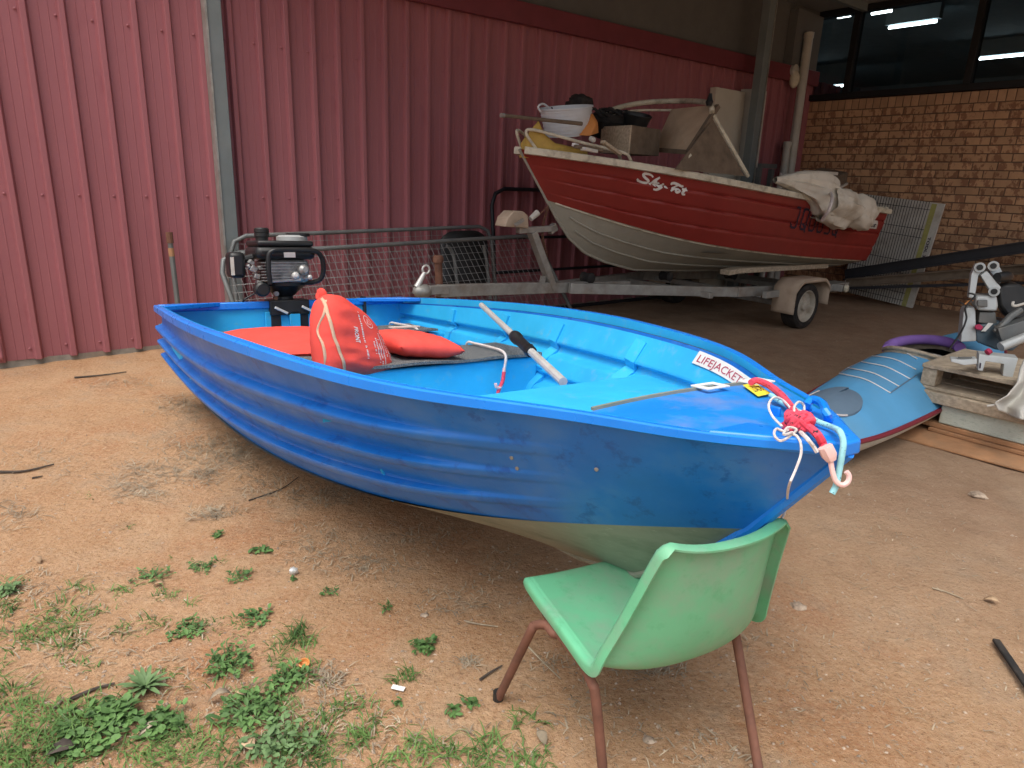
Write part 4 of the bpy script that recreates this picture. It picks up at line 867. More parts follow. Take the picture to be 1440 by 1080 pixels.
P = smooth_path([PD(760, 157, 1.05), PD(757, 150, 1.05), PD(763, 146, 1.05), PD(770, 150, 1.05), PD(773, 155, 1.05)], 5); MB().tube(P, .008, 8).build('handle', M_tub, tub)
mb = MB(); P = [PD(776, 151, .88), PD(778, 160, .85), PD(777, 170, .85), PD(779, 177, .87)]; mb.tube(P, .006, 5); o = mb.build('crack', M_ink, tub)
ys_ = thing('yellow_drum_half', 'cut faded yellow plastic drum on the bow tip of the red boat', 'drum', PD(760, 205, 1.1))
def yfn(a, b):
    s = sdz(PD(735 + 88 * a, 203, 1.05)); top = np.interp(a, [0, .04, .13, .19, .32, .6, 1], [.12, .18, .26, .17, .11, .09, .10]); z = 1.40 + b * top; bow = .20 * math.sin(math.pi * min(max(b * .35 + .3, 0), 1)) ; return W(s[0], 1.02 + bow * (1 - (2 * a - 1) ** 2 * .7), z)
MB().grid(yfn, 24, 10).build('curved_wall', M_yelp, ys_, solid=.006)
MB().grid(lambda a, b: yfn(a, b * .8) - DV3 * (.34 * math.sin(math.pi * min(max(a, .05), .95))), 24, 10).build('back_wall', M_yelp, ys_, solid=.006)
bo = thing('orange_scoop', 'faded orange plastic scoop wedged beside the pale tub', 'scoop', PD(832, 190, 1.25)); oc = [PD(819, 190, 1.25), PD(830, 191, 1.3), PD(842, 187, 1.25), PD(841, 172, 1.25), PD(834, 160, 1.2), PD(829, 158, 1.2), PD(824, 172, 1.2)]
mb = MB(); k = len(oc); cen = sum(oc) / k + DV3 * .05; mb.add(oc + [cen] + [p - DV3 * .06 for p in oc], [(i, (i + 1) % k, k) for i in range(k)] + [(i, (i + 1) % k, k + 1 + (i + 1) % k, k + 1 + i) for i in range(k)] + [tuple(range(k + 1, 2 * k + 1))[::-1]]); mb.build('body', M_ora, bo, bevel=.006, ang=80); MB().lathe([(.02, 0), (.02, .04), (.012, .05)], PD(831, 195, 1.3), (0.3, -.6, -.2), 10).build('spout', M_whited, bo)
stv = thing('wooden_pole', 'thin brown pole sticking out past the bow over the tub', 'pole', PD(815, 174, 1.38)); MB().tube([PD(705, 162, 1.38), PD(760, 168, 1.38), PD(818, 174, 1.38)], [.011, .012, .014], 8).build('shaft', M_woodd, stv); MB().tube([PD(704, 162, 1.38), PD(709, 162.5, 1.38)], .014, 8).build('ferrule', M_galv, stv)
cr_ = thing('wooden_crate', 'weathered wooden crate on the foredeck of the red boat', 'crate', PD(888, 218, 1.35))
q = [PD(885, 218, 1.42), PD(925, 219, 1.30), PD(886, 203, .95), PD(846, 190, 1.02)]
for i in range(4): q[i] = np.array([q[i][0], q[i][1], q[0][2] + .01 + (0 if i != 1 else -.005)])
hC = .20; up = np.array([0, 0, hC])
nms = ['end_board', 'side_board', 'end_board', 'side_board']
for i in range(4):
    a, b = q[i], q[(i + 1) % 4]; MB().beam(a + up / 2, b + up / 2, .016, hC).build(nms[i], M_wood if i != 0 else M_woodd, cr_, bevel=.003)
MB().hexa(q, [p + np.array([0, 0, .012]) for p in q]).build('base_board', M_woodd, cr_)
bk = thing('black_pot', 'dark round pot sitting in the wooden crate', 'pot', PD(890, 186, 1.15)); pc = PD(891, 186, 1.15)
MB().lathe([(.085, 0), (.10, .09), (.115, .12), (.12, .135), (.112, .14), (.10, .12), (.085, .03), (0, .02)], pc, (.1, -.25, 1), 24, caps=False).build('bowl', M_blkp, bk); MB().tube(smooth_path([PD(880, 172, 1.1), PD(893, 163, 1.1), PD(906, 168, 1.1), PD(910, 174, 1.1)], 5), .005, 6).build('bail_handle', M_tubeg, bk)
jk = thing('rope_heap', 'heap of dark rope and scrap behind the tub on the red boat', 'rope', PD(850, 175, .9)); mb = MB(); rp = random.Random(5)
for i in range(16):
    c0_ = PD(rp.uniform(828, 872), rp.uniform(158, 176), rp.uniform(.6, 1.0)); a = rp.uniform(0, 6); r_ = rp.uniform(.05, .11)
    mb.tube([c0_ + np.array([r_ * math.cos(t + a), r_ * math.sin(t), .03 * math.sin(2 * t + a)]) for t in np.linspace(0, 5, 12)], .010, 6)
mb.blob(PD(852, 178, .9), (.22, .22, .09), amp=.5, fr=2.5); mb.build('coils', M_rub, jk)
o = MB().blob(PD(815, 146, .7), (.11, .11, .07), amp=.4, seed=4).build('dark_bundle', M_rub, loc=PD(815, 152, .7)); tag(o, 'dark bundle behind the pale tub', 'bundle')
for i, (x0, y0, x1, y1, d, w_, mt_, lb) in enumerate(((810, 206, 845, 211, 1.55, .05, M_woodd, 'dark flat stick on the foredeck near the bow rail'), (819, 209, 838, 213, 1.58, .045, M_whited, 'short white stick on the foredeck below the tub'), (847, 199, 872, 217, 1.50, .04, M_wood, 'grey wooden stick leaning beside the crate'), (806, 203, 812, 205, 1.5, .03, M_white, 'tiny white fitting by the bow rail end'))):
    o = MB().beam(PD(x0, y0, d), PD(x1, y1, d), w_, .022).build('loose_stick', mt_, loc=PD(x0, y0, d), bevel=.003); tag(o, lb, 'stick')
# ---- canvas bundle hanging over the near gunwale
cv = thing('canvas_bundle', 'bundled dirty white canvas cover draped over the stern quarter of the red boat', 'canvas', PD(1150, 300, 1.9))
def sausage(path, rads, nm, amp, seed, mt=M_canvas, flat=1.0):
    P = smooth_path(path, 8); k = len(P); rr = [float(np.interp(i / (k - 1), np.linspace(0, 1, len(rads)), rads)) for i in range(k)]; mb = MB(); nn = 40; vs = []; fs = []
    for i in range(k):
        a = P[min(i + 1, k - 1)] - P[max(i - 1, 0)]; a /= np.linalg.norm(a); l = np.cross(a, [0, 0, 1.]); l /= np.linalg.norm(l); v = np.cross(l, a)
        for j in range(nn):
            t = 2 * math.pi * j / nn; q = rr[i] * (1 + amp * nz(math.cos(t) * .8 + seed, math.sin(t) * .8, i * .03, 1.5) + amp * .55 * (1 - 2 * abs(nz(math.cos(t) * 1.5 + i * .03, math.sin(t) * 1.5 + seed, i * .012, 1.4))) + .10 * (1 - 2.4 * abs(nz(math.cos(t) * 3.2 + i * .02 + seed, math.sin(t) * 3.2, i * .03, 1.3)))); vs.append(P[i] + l * math.cos(t) * q * flat + v * math.sin(t) * q)
    for i in range(k - 1):
        for j in range(nn): fs.append((i * nn + j, i * nn + (j + 1) % nn, (i + 1) * nn + (j + 1) % nn, (i + 1) * nn + j))
    mb.add(vs, fs); return mb.build(nm, mt, cv, ang=60)
sausage([PD(1090, 253, 1.76), PD(1118, 257, 1.80), PD(1145, 267, 1.83), PD(1160, 280, 1.86), PD(1166, 292, 1.86)], [.02, .075, .125, .155, .11], 'main_fold', .30, 1.0)
sausage([PD(1155, 285, 1.88), PD(1170, 290, 1.9), PD(1184, 296, 1.9), PD(1193, 300, 1.9)], [.13, .15, .16, .09], 'middle_fold', .30, 7.0)
sausage([PD(1183, 292, 1.85), PD(1198, 296, 1.88), PD(1210, 305, 1.88), PD(1217, 314, 1.88)], [.09, .13, .13, .05], 'end_fold', .30, 13.0)
P = [PD(1167, 268, 1.92), PD(1170, 280, 2.08), PD(1165, 296, 2.10), PD(1156, 310, 2.02)]; MB().tube(smooth_path(P, 5), .014, 8).build('binding_rope', M_rope, cv)
MB().tube(smooth_path([PD(1203, 290, 1.85), PD(1212, 282, 1.85), PD(1226, 279, 1.85)], 5), .006, 6).build('tie_cord', M_rope, cv)
st2 = thing('seat_box', 'dark brown padded seat with pale trim behind the canvas bundle', 'seat', PD(1168, 268, 1.2)); c = [PD(1128, 266, 1.3), PD(1172, 272, 1.3), PD(1190, 262, .95), PD(1150, 256, .95)]; up = np.array([0, 0, .16])
MB().hexa(c, [p + up for p in c]).build('cushion', M_woodd, st2, bevel=.02); MB().beam(c[0] + up * 1.05, c[1] + up * 1.25, .03, .03).build('pale_trim', M_whited, st2); MB().beam(c[1] + up * .2, c[2] + up * .2, .03, .03).build('pale_trim', M_whited, st2)

# ---- trailer
tr = thing('boat_trailer', 'galvanised boat trailer with winch post carrying the red boat', 'trailer', W(6.05, 1.05, 0))
def tz(s): return .475 - .040 * (s - 2.4)
def tbeam(nm, pts, w_, h_, mt=M_galv):
    mb = MB()
    for a, b in zip(pts[:-1], pts[1:]): mb.beam(Wx(a), Wx(b), w_, h_)
    return mb.build(nm, mt, tr, bevel=.004)
tbeam('drawbar', [(2.55, 1.05, tz(2.55)), (4.5, 1.05, tz(4.5))], .06, .085)
for sg in (-1, 1): tbeam('side_rail', [(3.75, 1.05 + .06 * sg, tz(3.75)), (5.3, 1.05 + .56 * sg, tz(5.2))], .05, .085); tbeam('side_rail', [(5.3, 1.05 + .56 * sg, tz(5.2)), (7.05, 1.05 + .56 * sg, tz(7.0))], .05, .085)
for s in (4.95, 5.5, 6.55, 7.0): tbeam('cross_member', [(s, .49, tz(s) - .02), (s, 1.61, tz(s) - .02)], .05, .05)
tbeam('axle', [(6.05, .34, .20), (6.05, 1.76, .20)], .045, .045)
for s in (5.55, 6.9):
    for d in (.62, 1.50):
        tbeam('bunk_support', [(s, d, tz(s)), (s, d, .515)], .035, .035)
for d in (.62, 1.50): tbeam('bunk', [(5.25, d, .525), (5.4, d, .535), (6.95, d, .515)], .10, .045, M_wood)
for s in (4.0, 5.0, 6.0):
    mb = MB(Wx); mb.lathe([(.03, -.06), (.045, -.05), (.035, 0), (.045, .05), (.03, .06)], (s, 1.05, tz(s) + .075), (0, 1, 0), 12).build('keel_roller', M_rub, tr); tbeam('roller_bracket', [(s, 1.05, tz(s)), (s, 1.05, tz(s) + .06)], .05, .03)
for d, sg in ((1.80, 1), (.30, -1)):
    wc = (6.06, d, .215)
    mb = MB(Wx); s_ = sg; mb.lathe([(.152, .066 * s_), (.146, .072 * s_), (.138, .064 * s_), (.128, .03 * s_), (.085, .018 * s_), (.06, .03 * s_), (.045, .032 * s_), (.04, .055 * s_), (.025, .065 * s_), (0, .066 * s_)], wc, (0, 1, 0), 32, caps=False); wh = mb.build('wheel', M_rimw, tr)
    mb = MB(Wx); mb.lathe([(.15, -.07), (.185, -.078), (.210, -.066), (.216, -.03), (.217, 0), (.216, .03), (.210, .066), (.185, .078), (.15, .07), (.148, 0), (.15, -.07)], wc, (0, 1, 0), 40, caps=False); mb.build('tyre', M_rub, wh)
    mb = MB(Wx)
    def guard(a, b):
        th = math.pi * (1.08 - 1.10 * a); rx, rz = .31, .255; xx = wc[0] + rx * max(-.93, min(.93, 1.12 * math.cos(th))) ; zz_ = wc[2] + .02 + rz * min(.93, 1.1 * math.sin(th)); return (xx, d - .115 + .23 * b, zz_)
    mb.grid(guard, 30, 3).build('mudguard', M_guard, tr, solid=.006)
    mb = MB(Wx); mb.grid(lambda a, b: tuple(np.array(guard(a, 1 if sg > 0 else 0)) + np.array([0, .003 * sg, -.028 * b])), 30, 1).build('mudguard_lip', M_guard, tr, solid=.005)
for d in (1.73, .37): mb = MB(Wx); mb.box2((5.56, d - .02, tz(5.6) - .04), (6.0, d + .02, tz(5.6) + .02)).build('guard_bracket', M_galv, tr)
mb = MB(Wx); mb.box2((6.5, 1.56, .29), (7.1, 1.72, .36)).build('tail_board', M_galv, tr, bevel=.004); mb = MB(Wx); mb.lathe([(.04, 0), (.042, .02), (.03, .035)], (6.86, 1.80, .325), (.3, 1, 0), 14).build('tail_lamp', M_cream, tr); tbeam('lamp_bracket', [(6.80, 1.70, .33), (6.83, 1.80, .325)], .05, .07)
# coupling, jockey stand, winch post
mb = MB(Wx); mb.blob((2.42, 1.05, .475), (.075, .055, .05), amp=.08); mb.build('coupling_head', M_galv, tr); tbeam('coupling_neck', [(2.46, 1.05, .48), (2.62, 1.05, .475)], .075, .06, M_galv)
hp = [PD(586, 404, 1.05), PD(592, 393, 1.05), PD(597, 383, 1.05)]; MB().tube(hp, [.022, .018, .013], 10).build('coupling_lever', M_pole, tr)
hc = PD(599, 379, 1.05); MB().tube([hc + UV3 * .028 * math.cos(t) + np.array([0, 0, .028 * math.sin(t)]) for t in np.linspace(0, 2 * math.pi, 17)[:-1]], .0075, 8, closed=True).build('lever_ring', M_pole, tr)
j0, j1 = PD(616, 367, 1.0), PD(621, 420, 1.0); MB().tube([j0, j1 - np.array([0, 0, .25])], .028, 12).build('jockey_stand', M_rust, tr); MB().lathe([(.036, 0), (.04, .03), (.03, .05)], j0 - np.array([0, 0, .01]), n=12).build('stand_cap', M_rust, tr); MB().lathe([(.05, 0), (.05, .06)], PD(622, 416, 1.0), n=12).build('stand_clamp', M_galv, tr)
w0, w1 = PD(778, 408, 1.05), PD(748, 326, 1.05); MB().beam(w0, w1, .055, .07, up=DV3).build('winch_post', M_galv, tr, bevel=.004); MB().beam(PD(762, 400, 1.05), PD(764, 388, 1.05), .015, .05).build('post_gusset', M_galv, tr)
wp = PD(737, 321, 1.05); MB().beam(PD(728, 324, 1.05), PD(781, 321, 1.05), .05, .045).build('winch_arm', M_galv, tr, bevel=.004)
mb = MB(); c8 = [PD(710, 319, 1.12), PD(744, 321, 1.12), PD(743, 303, 1.12), PD(736, 297, 1.12), PD(723, 297, 1.12), PD(714, 306, 1.12)]; k = 6; mb.add(c8 + [p - DV3 * .13 for p in c8], [tuple(range(6)), tuple(range(6, 12))[::-1]] + [(i, (i + 1) % 6, 6 + (i + 1) % 6, 6 + i) for i in range(6)]); mb.build('winch_cover', M_guard, tr, bevel=.008)
MB().beam(PD(724, 317, 1.16), PD(736, 309, 1.16), .02, .02).build('winch_crank', M_galv, tr); MB().tube([PD(746, 308, 1.08), PD(756, 299, 1.08)], [.02, .026], 8).build('crank_handle', M_whited, tr)
MB().beam(PD(772, 325, 1.05), PD(781, 318, 1.05), .05, .06).build('bow_stop', M_galv, tr, bevel=.006)
MB().tube([PD(759, 302, 1.06), PD(769, 291, 1.06), PD(772, 289, 1.06)], .005, 6).build('winch_cable', M_rust, tr)
lk = MB()
for i in range(20):
    f_ = i / 19; c0_ = PD(770 - 7 * math.sin(f_ * 3), 294 + 64 * f_, 1.06); e1 = np.array([0, 0, 1.]); e2 = UV3 if i % 2 else DV3
    lk.tube([c0_ + e1 * .019 * math.cos(t) + e2 * .009 * math.sin(t) for t in np.linspace(0, 2 * math.pi, 9)[:-1]], .0035, 5, closed=True)
lk.build('safety_chain', M_rust, tr)

# ================================================================== GATES AND FRAMES AGAINST THE WALL
def mesh_panel(name, label, fr, nu, nv, rt, mt_t, wr=.0016, bottom=True, rad=.12):
    """fr(a,b): a along, b up"""
    t = thing(name, label, 'gate', fr(.5, 0)); P = []
    ca = rad / np.linalg.norm(fr(1, 0) - fr(0, 0)); cb = rad / np.linalg.norm(fr(0, 1) - fr(0, 0))
    loop = [(0, 0), (0, .5), (0, 1 - cb), (ca * .3, 1 - cb * .3), (ca, 1), (.33, 1), (.66, 1), (1 - ca, 1), (1 - ca * .3, 1 - cb * .3), (1, 1 - cb), (1, .5), (1, 0)]
    MB().tube([fr(a, b) for a, b in loop], rt, 10).build('frame_tube', mt_t, t, ang=60); MB().tube([fr(0, .02), fr(1, .02)], rt, 10).build('bottom_rail', mt_t, t)
    if nu:
        mb = MB()
        for i in range(1, nu): a = i / nu; mb.tube([fr(a, .02), fr(a, 1 if ca < a < 1 - ca else 1 - cb * .5)], wr, 4)
        for j in range(1, nv): b = j / nv; mb.tube([fr(.005, b), fr(.995, b)], wr, 4)
        mb.build('wire_mesh', M_wire, t)
    return t
TL, TR_ = PD(304, 359, .42), PD(752, 331, .42); BRp = PD(786, 440, .62); Z0 = .03
def f1(a, b):
    tp = TL * (1 - a) + TR_ * a; q0 = sdz(TL); q1 = sdz(TR_); bt = W(q0[0] + .10 + (q1[0] - q0[0] + .20) * a, .72, Z0); return bt * (1 - b) + tp * b
g1 = mesh_panel('mesh_gate', 'long welded mesh gate with rounded grey tube frame behind the dinghy', f1, 52, 14, .017, M_tubeg)
a2, b2 = sdz(PD(420, 331, .16)), sdz(PD(690, 318, .16))
def f2(a, b): q = a2 * (1 - a) + b2 * a; q = np.array([a2[0] - .5 + (b2[0] - a2[0] + .5) * a, .30 - .14 * b, .03 + (np.interp(a, [0, 1], [a2[2], b2[2]]) - .03) * b]); return Wx(q)
g2 = mesh_panel('mesh_gate', 'shorter welded mesh gate with dark tube frame leaning on the maroon wall', f2, 44, 14, .016, M_tubeg)
MB().tube([f2(0.02, .86), f2(.80, .86)], .013, 8).build('middle_rail', M_tubeg, g2)
a3, b3 = sdz(PD(691, 300, .08)), sdz(PD(846, 268, .08))
def f3(a, b): return Wx((a3[0] + (b3[0] - a3[0] + .9) * a, .20 - .13 * b, .03 + (sdz(PD(720, 266, .08))[2] - .03) * b))
g3 = mesh_panel('tube_frame', 'tall black tubular frame against the wall behind the winch', f3, 0, 0, .018, M_drum, rad=.14)
for b in (.62, .35): MB().tube([f3(0, b), f3(1, b)], .014, 8).build('cross_rail', M_drum, g3)
fc = thing('folding_chair', 'black folded chair with grey tube legs behind the mesh gate', 'chair', PD(650, 420, .24))
mb = MB()
def bk_(a, b): x = 618 + 66 * a + 4 * (1 - b); top = 324 + 14 * (2 * abs(a - .5)) ** 4; return PD(x, 400 - (400 - top) * b, .33 - .1 * b) + DV3 * .03 * math.sin(math.pi * a)
mb.grid(bk_, 14, 10).build('backrest', M_blkp, fc, solid=.02)
MB().tube(smooth_path([PD(628, 346, .36), PD(634, 350, .36), PD(639, 366, .37), PD(645, 420, .40)], 4), .014, 8).build('leg', M_tubeg, fc); MB().tube([PD(680, 345, .36), PD(684, 366, .37), PD(690, 420, .40)], .014, 8).build('leg', M_tubeg, fc)
rp_ = thing('rusty_stake', 'old peeling steel pipe standing against the maroon wall left of the dinghy', 'pipe', W(1.05, .14, 0))
e0, e1 = PD(238, 330, .12), PD(252, 445, .16); dd = (e1 - e0); MB().tube([e0, e1 + dd * .35], .017, 10).build('pipe', M_tubeg, rp_); MB().tube([e0 - dd * .03, e0 + dd * .10], .022, 10).build('flaking_socket', M_rust, rp_); MB().tube([e0 + dd * .16, e0 + dd * .26], .0185, 10).build('paint_band', M_plyg, rp_)
# ---- things in the corner behind the red boat
pn = thing('insulated_panel', 'folded cream panel standing behind the steel column', 'panel', W(7.0, .1, 0))
MB(Wx).hexa([(6.72, .06, 0), (7.22, .06, 0), (7.22, .14, 0), (6.72, .14, 0)], [(6.66, .03, 2.30), (7.20, .03, 2.30), (7.20, .11, 2.30), (6.66, .11, 2.30)]).build('sheet', M_cab, pn, bevel=.004)
MB(Wx).hexa([(7.23, .05, 0), (7.40, .05, 0), (7.52, .20, 0), (7.26, .20, 0)], [(7.22, .03, 2.34), (7.42, .03, 2.34), (7.54, .16, 2.34), (7.28, .16, 2.34)]).build('folded_sheet', M_tarp, pn, bevel=.004)
for x0, y0, x1, y1, r, lb in ((1138, 46, 1110, 248, .052, 'tall grey plastic pipe standing in the brick wall corner'), (1107.5, 200, 1101, 250, .045, 'shorter grey plastic pipe beside the tall pipe'), (1101.5, 234, 1098, 252, .03, 'stub of white plastic pipe below the shorter pipe')):
    q0, q1 = PD(x0, y0, .16), PD(x1, y1, .20); dd = q1 - q0; e = q1 + dd * ((0 - q1[2]) / dd[2]); t = thing('plastic_pipe', lb, 'pipe', e)
    MB().tube([q0, e], r, 16).build('pipe', M_pvc if 'white' not in lb else M_white, t); mb = MB(); mb.lathe([(r + .006, 0), (r + .006, .06), (r - .008, .062), (r - .008, -.02)], q0 - dd / np.linalg.norm(dd) * -.06, -dd, 16, caps=False); mb.build('socket_end', M_pvc, t)
lf = thing('pipe_fitting', 'round cream pipe fitting under the capping in the wall corner', 'lamp', W(8.1, .1, 2.4)); lc = PD(1113, 112, .08)  # a cream pipe fitting in the corner, not a lamp
MB().lathe([(.07, 0), (.07, .04), (.055, .05)], lc + np.array([0, 0, .10]), DV3, 16).build('base', M_pvc, lf); MB().blob(lc + DV3 * .04, (.06, .05, .10), amp=.02).build('fitting_body', M_cream, lf)
sm = thing('steel_stand', 'small dark steel stand behind the stern of the red boat', 'stand', PD(1080, 262, .35)); MB().beam(PD(1068, 233, .4), PD(1090, 234, .4), .05, .05).build('top_bar', M_tubeg, sm); p9 = PD(1085, 238, .4); MB().beam(p9, np.array([p9[0], p9[1], 0.0]), .05, .05, up=DV3).build('leg', M_tubeg, sm); p9 = PD(1068, 236, .4); MB().beam(p9, np.array([p9[0], p9[1], 0.0]), .05, .05, up=DV3).build('leg', M_tubeg, sm)

# ================================================================== RIGHT SIDE: KAYAK, STACK, SAW, BOARDS
# ---- kayak
ka = np.array([1.10, 2.72, 0]); kb_ = np.array([3.95, 5.60, 0]); KL = np.linalg.norm(kb_ - ka); kx = (kb_ - ka) / KL; ky = np.array([-kx[1], kx[0], 0])
def KX(p): return ka + kx * p[0] + ky * p[1] + np.array([0, 0, p[2]])
def Kinv(p): q = p - ka; return np.array([q @ kx, q @ ky, q[2]])
ky_w = spline([.02, .17, .27, .315, .30, .2, .02], [0, .1, .25, .45, .65, .87, 1.])
ky_d = spline([.20, .255, .31, .345, .30, .26, .22], [0, .12, .28, .42, .6, .85, 1.])
ky_s = spline([.185, .155, .145, .14, .14, .155, .2], [0, .12, .3, .45, .65, .85, 1.])
kay = thing('kayak', 'blue fabric decked kayak with oval hatch and white deck lines on the ground', 'kayak', KX((KL / 2, 0, 0)))
c0_ = Kinv(PZ(1300, 492, .33)); CX0, CX1 = c0_[0] - .30, c0_[0] + .52
def kdeck(a, b):
    y = 2 * b - 1; w_ = ky_w(a); z = ky_s(a) + (ky_d(a) - ky_s(a)) * (1 - abs(y) ** 2.2); dent = -.012 * math.exp(-((a - .22) / .03) ** 2) * (1 if y < 0 else .3); return (KL * a, w_ * y, z + dent)
mb = MB(KX); NU, NV = 100, 26; hole = lambda a, b: CX0 < KL * a < CX1 and abs(2 * b - 1) * ky_w(a) < .20 * math.sqrt(max(0, 1 - ((KL * a - (CX0 + CX1) / 2) / ((CX1 - CX0) / 2)) ** 2)) + .0
vs = [kdeck(i / NU, j / NV) for i in range(NU + 1) for j in range(NV + 1)]; fs = []
for i in range(NU):
    for j in range(NV):
        if not hole((i + .5) / NU, (j + .5) / NV): fs.append((i * (NV + 1) + j, (i + 1) * (NV + 1) + j, (i + 1) * (NV + 1) + j + 1, i * (NV + 1) + j + 1))
mb.add(vs, fs).build('deck', M_kay, kay, ang=70)
mb = MB(KX)
for sg in (-1, 1): mb.grid(lambda a, b: (KL * a, sg * ky_w(a) * (1 - (1 - b) ** 2.6), .0 + (ky_s(a)) * b + .0 + (.12 * max(0, .12 - a) / .12 + .12 * max(0, a - .9) / .1) * (1 - b)), 70, 10)
mb.build('hull', M_kayh, kay, ang=70)
for sg in (-1, 1): MB(KX).tube([(KL * a, sg * (ky_w(a) + .004), ky_s(a) - .002) for a in np.linspace(.01, .99, 60)], .012, 8).build('seam_stripe', M_burg, kay)
ccx = (CX0 + CX1) / 2; coam = [(ccx + (CX1 - CX0) / 2 * math.cos(t) * 1.02, .205 * math.sin(t), kdeck((ccx + (CX1 - CX0) / 2 * math.cos(t)) / KL, .5 + .5 * .205 * math.sin(t) / .31)[2] + .028) for t in np.linspace(0, 2 * math.pi, 41)[:-1]]
MB(KX).tube(coam, .012, 8, closed=True).build('cockpit_coaming', M_wood, kay)
mb = MB(KX); k = len(coam); mb.add(coam + [(x, y, z - .07) for x, y, z in coam], [(i, (i + 1) % k, k + (i + 1) % k, k + i) for i in range(k)]); mb.build('coaming_wall', M_wood, kay)
mb = MB(KX); mb.add([(x, y, .06) for x, y, z in coam], [tuple(range(k))]); mb.build('cockpit_floor', M_blkp, kay)
pf = [(ccx + (CX1 - CX0) / 2 * math.cos(t) * .93, .182 * math.sin(t), .315) for t in np.linspace(-.9, 2.2, 24)]
MB(KX).tube(pf, .033, 12).build('foam_padding', M_purp, kay)
MB(KX).blob((ccx - .02, -.05, .24), (.16, .12, .05), amp=.05).build('seat', M_whited, kay)
# hatch: domed oval cover with a cord round it
hc_ = Kinv(PZ(1166, 556, .29)); a_h, b_h = .205, .125
def hz(x, y): a = min(max(x / KL, .01), .99); return kdeck(a, .5 + .5 * max(-1, min(1, y / ky_w(a))))[2]
def hf(r, t, o=0): x, y = hc_[0] + a_h * r * math.cos(t), hc_[1] * 0 + b_h * r * math.sin(t); return (x, y, hz(x, y) + .012 + .010 * (1 - r * r) + o)
mb = MB(KX); mb.grid(lambda a, b: hf(a, 2 * math.pi * b), 8, 40); mb.grid(lambda a, b: tuple(np.array(hf(1, 2 * math.pi * b)) - [0, 0, .03 * a]), 1, 40); mb.build('hatch_cover', M_hatch, kay, merge=.0005)
MB(KX).tube([hf(1.03, t) for t in np.linspace(1.0, 4.2, 30)], .005, 6).build('hatch_cord', M_rope, kay)
# deck lines: cross lines and two edge lines
L5 = [((1180, 526), (1252, 554)), ((1192, 518), (1264.5, 545)), ((1211, 510), (1280, 534.5)), ((1226, 502), (1288, 521)), ((1244, 494), (1289, 506))]
def onk(x, y, o=.006):
    z = .28
    for _ in range(8): q = Kinv(PZ(x, y, z)); q2 = hz(q[0], q[1]); z = z * .5 + q2 * .5
    return KX((q[0], q[1], z + o))
for (p, q) in L5:
    m1 = ((p[0] * .5 + q[0] * .5) + 2, (p[1] + q[1]) / 2 - 4.5); MB().tube(smooth_path([onk(*p), onk(p[0] * .72 + m1[0] * .28 * 1, p[1] * .55 + m1[1] * .45 - 1.5), onk(*m1), onk(*q)], 6), .0034, 6).build('deck_line', M_white, kay)
for pts in ((L5[0][0], L5[1][0], L5[2][0], L5[3][0], L5[4][0]), (L5[0][1], L5[1][1], L5[2][1], (1288, 529))): MB().tube([onk(*p) for p in pts], .003, 6).build('edge_line', M_hatch, kay)
# ---- pallet stack
Q0 = np.array([2.245, 3.555, 0]); e1 = np.array([.65, -.76, 0]); e2 = np.array([.76, .65, 0])
def QX(p): return Q0 + e1 * p[0] + e2 * p[1] + np.array([0, 0, p[2]])
def qbox(nm, a, b, mt, parent=None, bev=.003, label=None, cat=None, group=None, warp=0):
    mb = MB(QX); mb.box2(a, b); o = mb.build(nm, mt, parent, loc=None if parent else QX(a), bevel=bev)
    if label: tag(o, label, cat, group)
    return o
def tilt(o, ang): o.rotation_euler = (0, 0, ang)
o = qbox('ground_sheet', (-.10, -.26, .012), (1.0, .10, .024), M_plyg, label='thin tan plywood sheet flat on the ground below the pallet stack', cat='board'); tilt(o, .05)
qbox('timber_plank', (.05, -.02, .026), (1.1, .15, .044), M_plyg, label='lowest tan plank under the pallet stack', cat='plank')
qbox('timber_plank', (-.02, .00, .046), (1.1, .20, .070), M_plyg, label='tan plank directly under the pale green slab', cat='plank')
qbox('timber_plank', (-.02, .21, .046), (1.1, .40, .070), M_wood, label='grey plank at the back under the pale green slab', cat='plank')
qbox('foam_slab', (.08, .015, .072), (1.2, .60, .178), M_foam, bev=.006, label='speckled pale green slab in the middle of the pallet stack', cat='slab')
qbox('timber_slab', (-.02, -.02, .180), (.62, .50, .240), M_wood, bev=.005, label='thick grey timber slab above the pale green slab', cat='timber')
pal = thing('wooden_pallet', 'weathered open wooden pallet on top of the stack under the mitre saw', 'pallet', QX((.3, .3, .24)))
for k in range(4): qbox('deck_board', (-.05, .01 + k * .16, .242), (.58, .15 + k * .16, .260), M_wood, pal)
for x in (-.05, .46):
    for y in (.012, .26, .52): qbox('block', (x + .003, y, .262), (x + .075, y + .10, .355), M_woodd if y > .1 else M_wood, pal)
for k in range(4): qbox('top_board', (-.05, .00 + k * .162, .357), (.62, .155 + k * .162, .378), M_wood, pal)
# ---- mitre saw on the pallet
sw = thing('mitre_saw', 'grey and blue sliding mitre saw standing on the pallet stack', 'saw', PZ(1385, 500, .38))
sd0 = depth(PZ(1372, 492, .38)) + .18
def SP(x, y, o=0): return PR(x, y, sd0 + o)
rgt = ray(721, 540) - ray(720, 540); rgt /= np.linalg.norm(rgt); fwd = np.array([0, 1., 0]) * .95
def slab(nm, pts, thick, mt, off=0, bev=.005):
    P = [SP(x, y, off) for x, y in pts]; k = len(P); mb = MB(); dv_ = np.array([.35, .94, 0]) * thick
    mb.add(P + [p + dv_ for p in P], [tuple(range(k)), tuple(range(k, 2 * k))[::-1]] + [(i, (i + 1) % k, k + (i + 1) % k, k + i) for i in range(k)]); return mb.build(nm, mt, sw, bevel=bev)
slab('rear_support', [(1351, 481), (1373, 480), (1372, 438), (1370, 432), (1358, 433), (1355, 440)], .10, M_sawl)
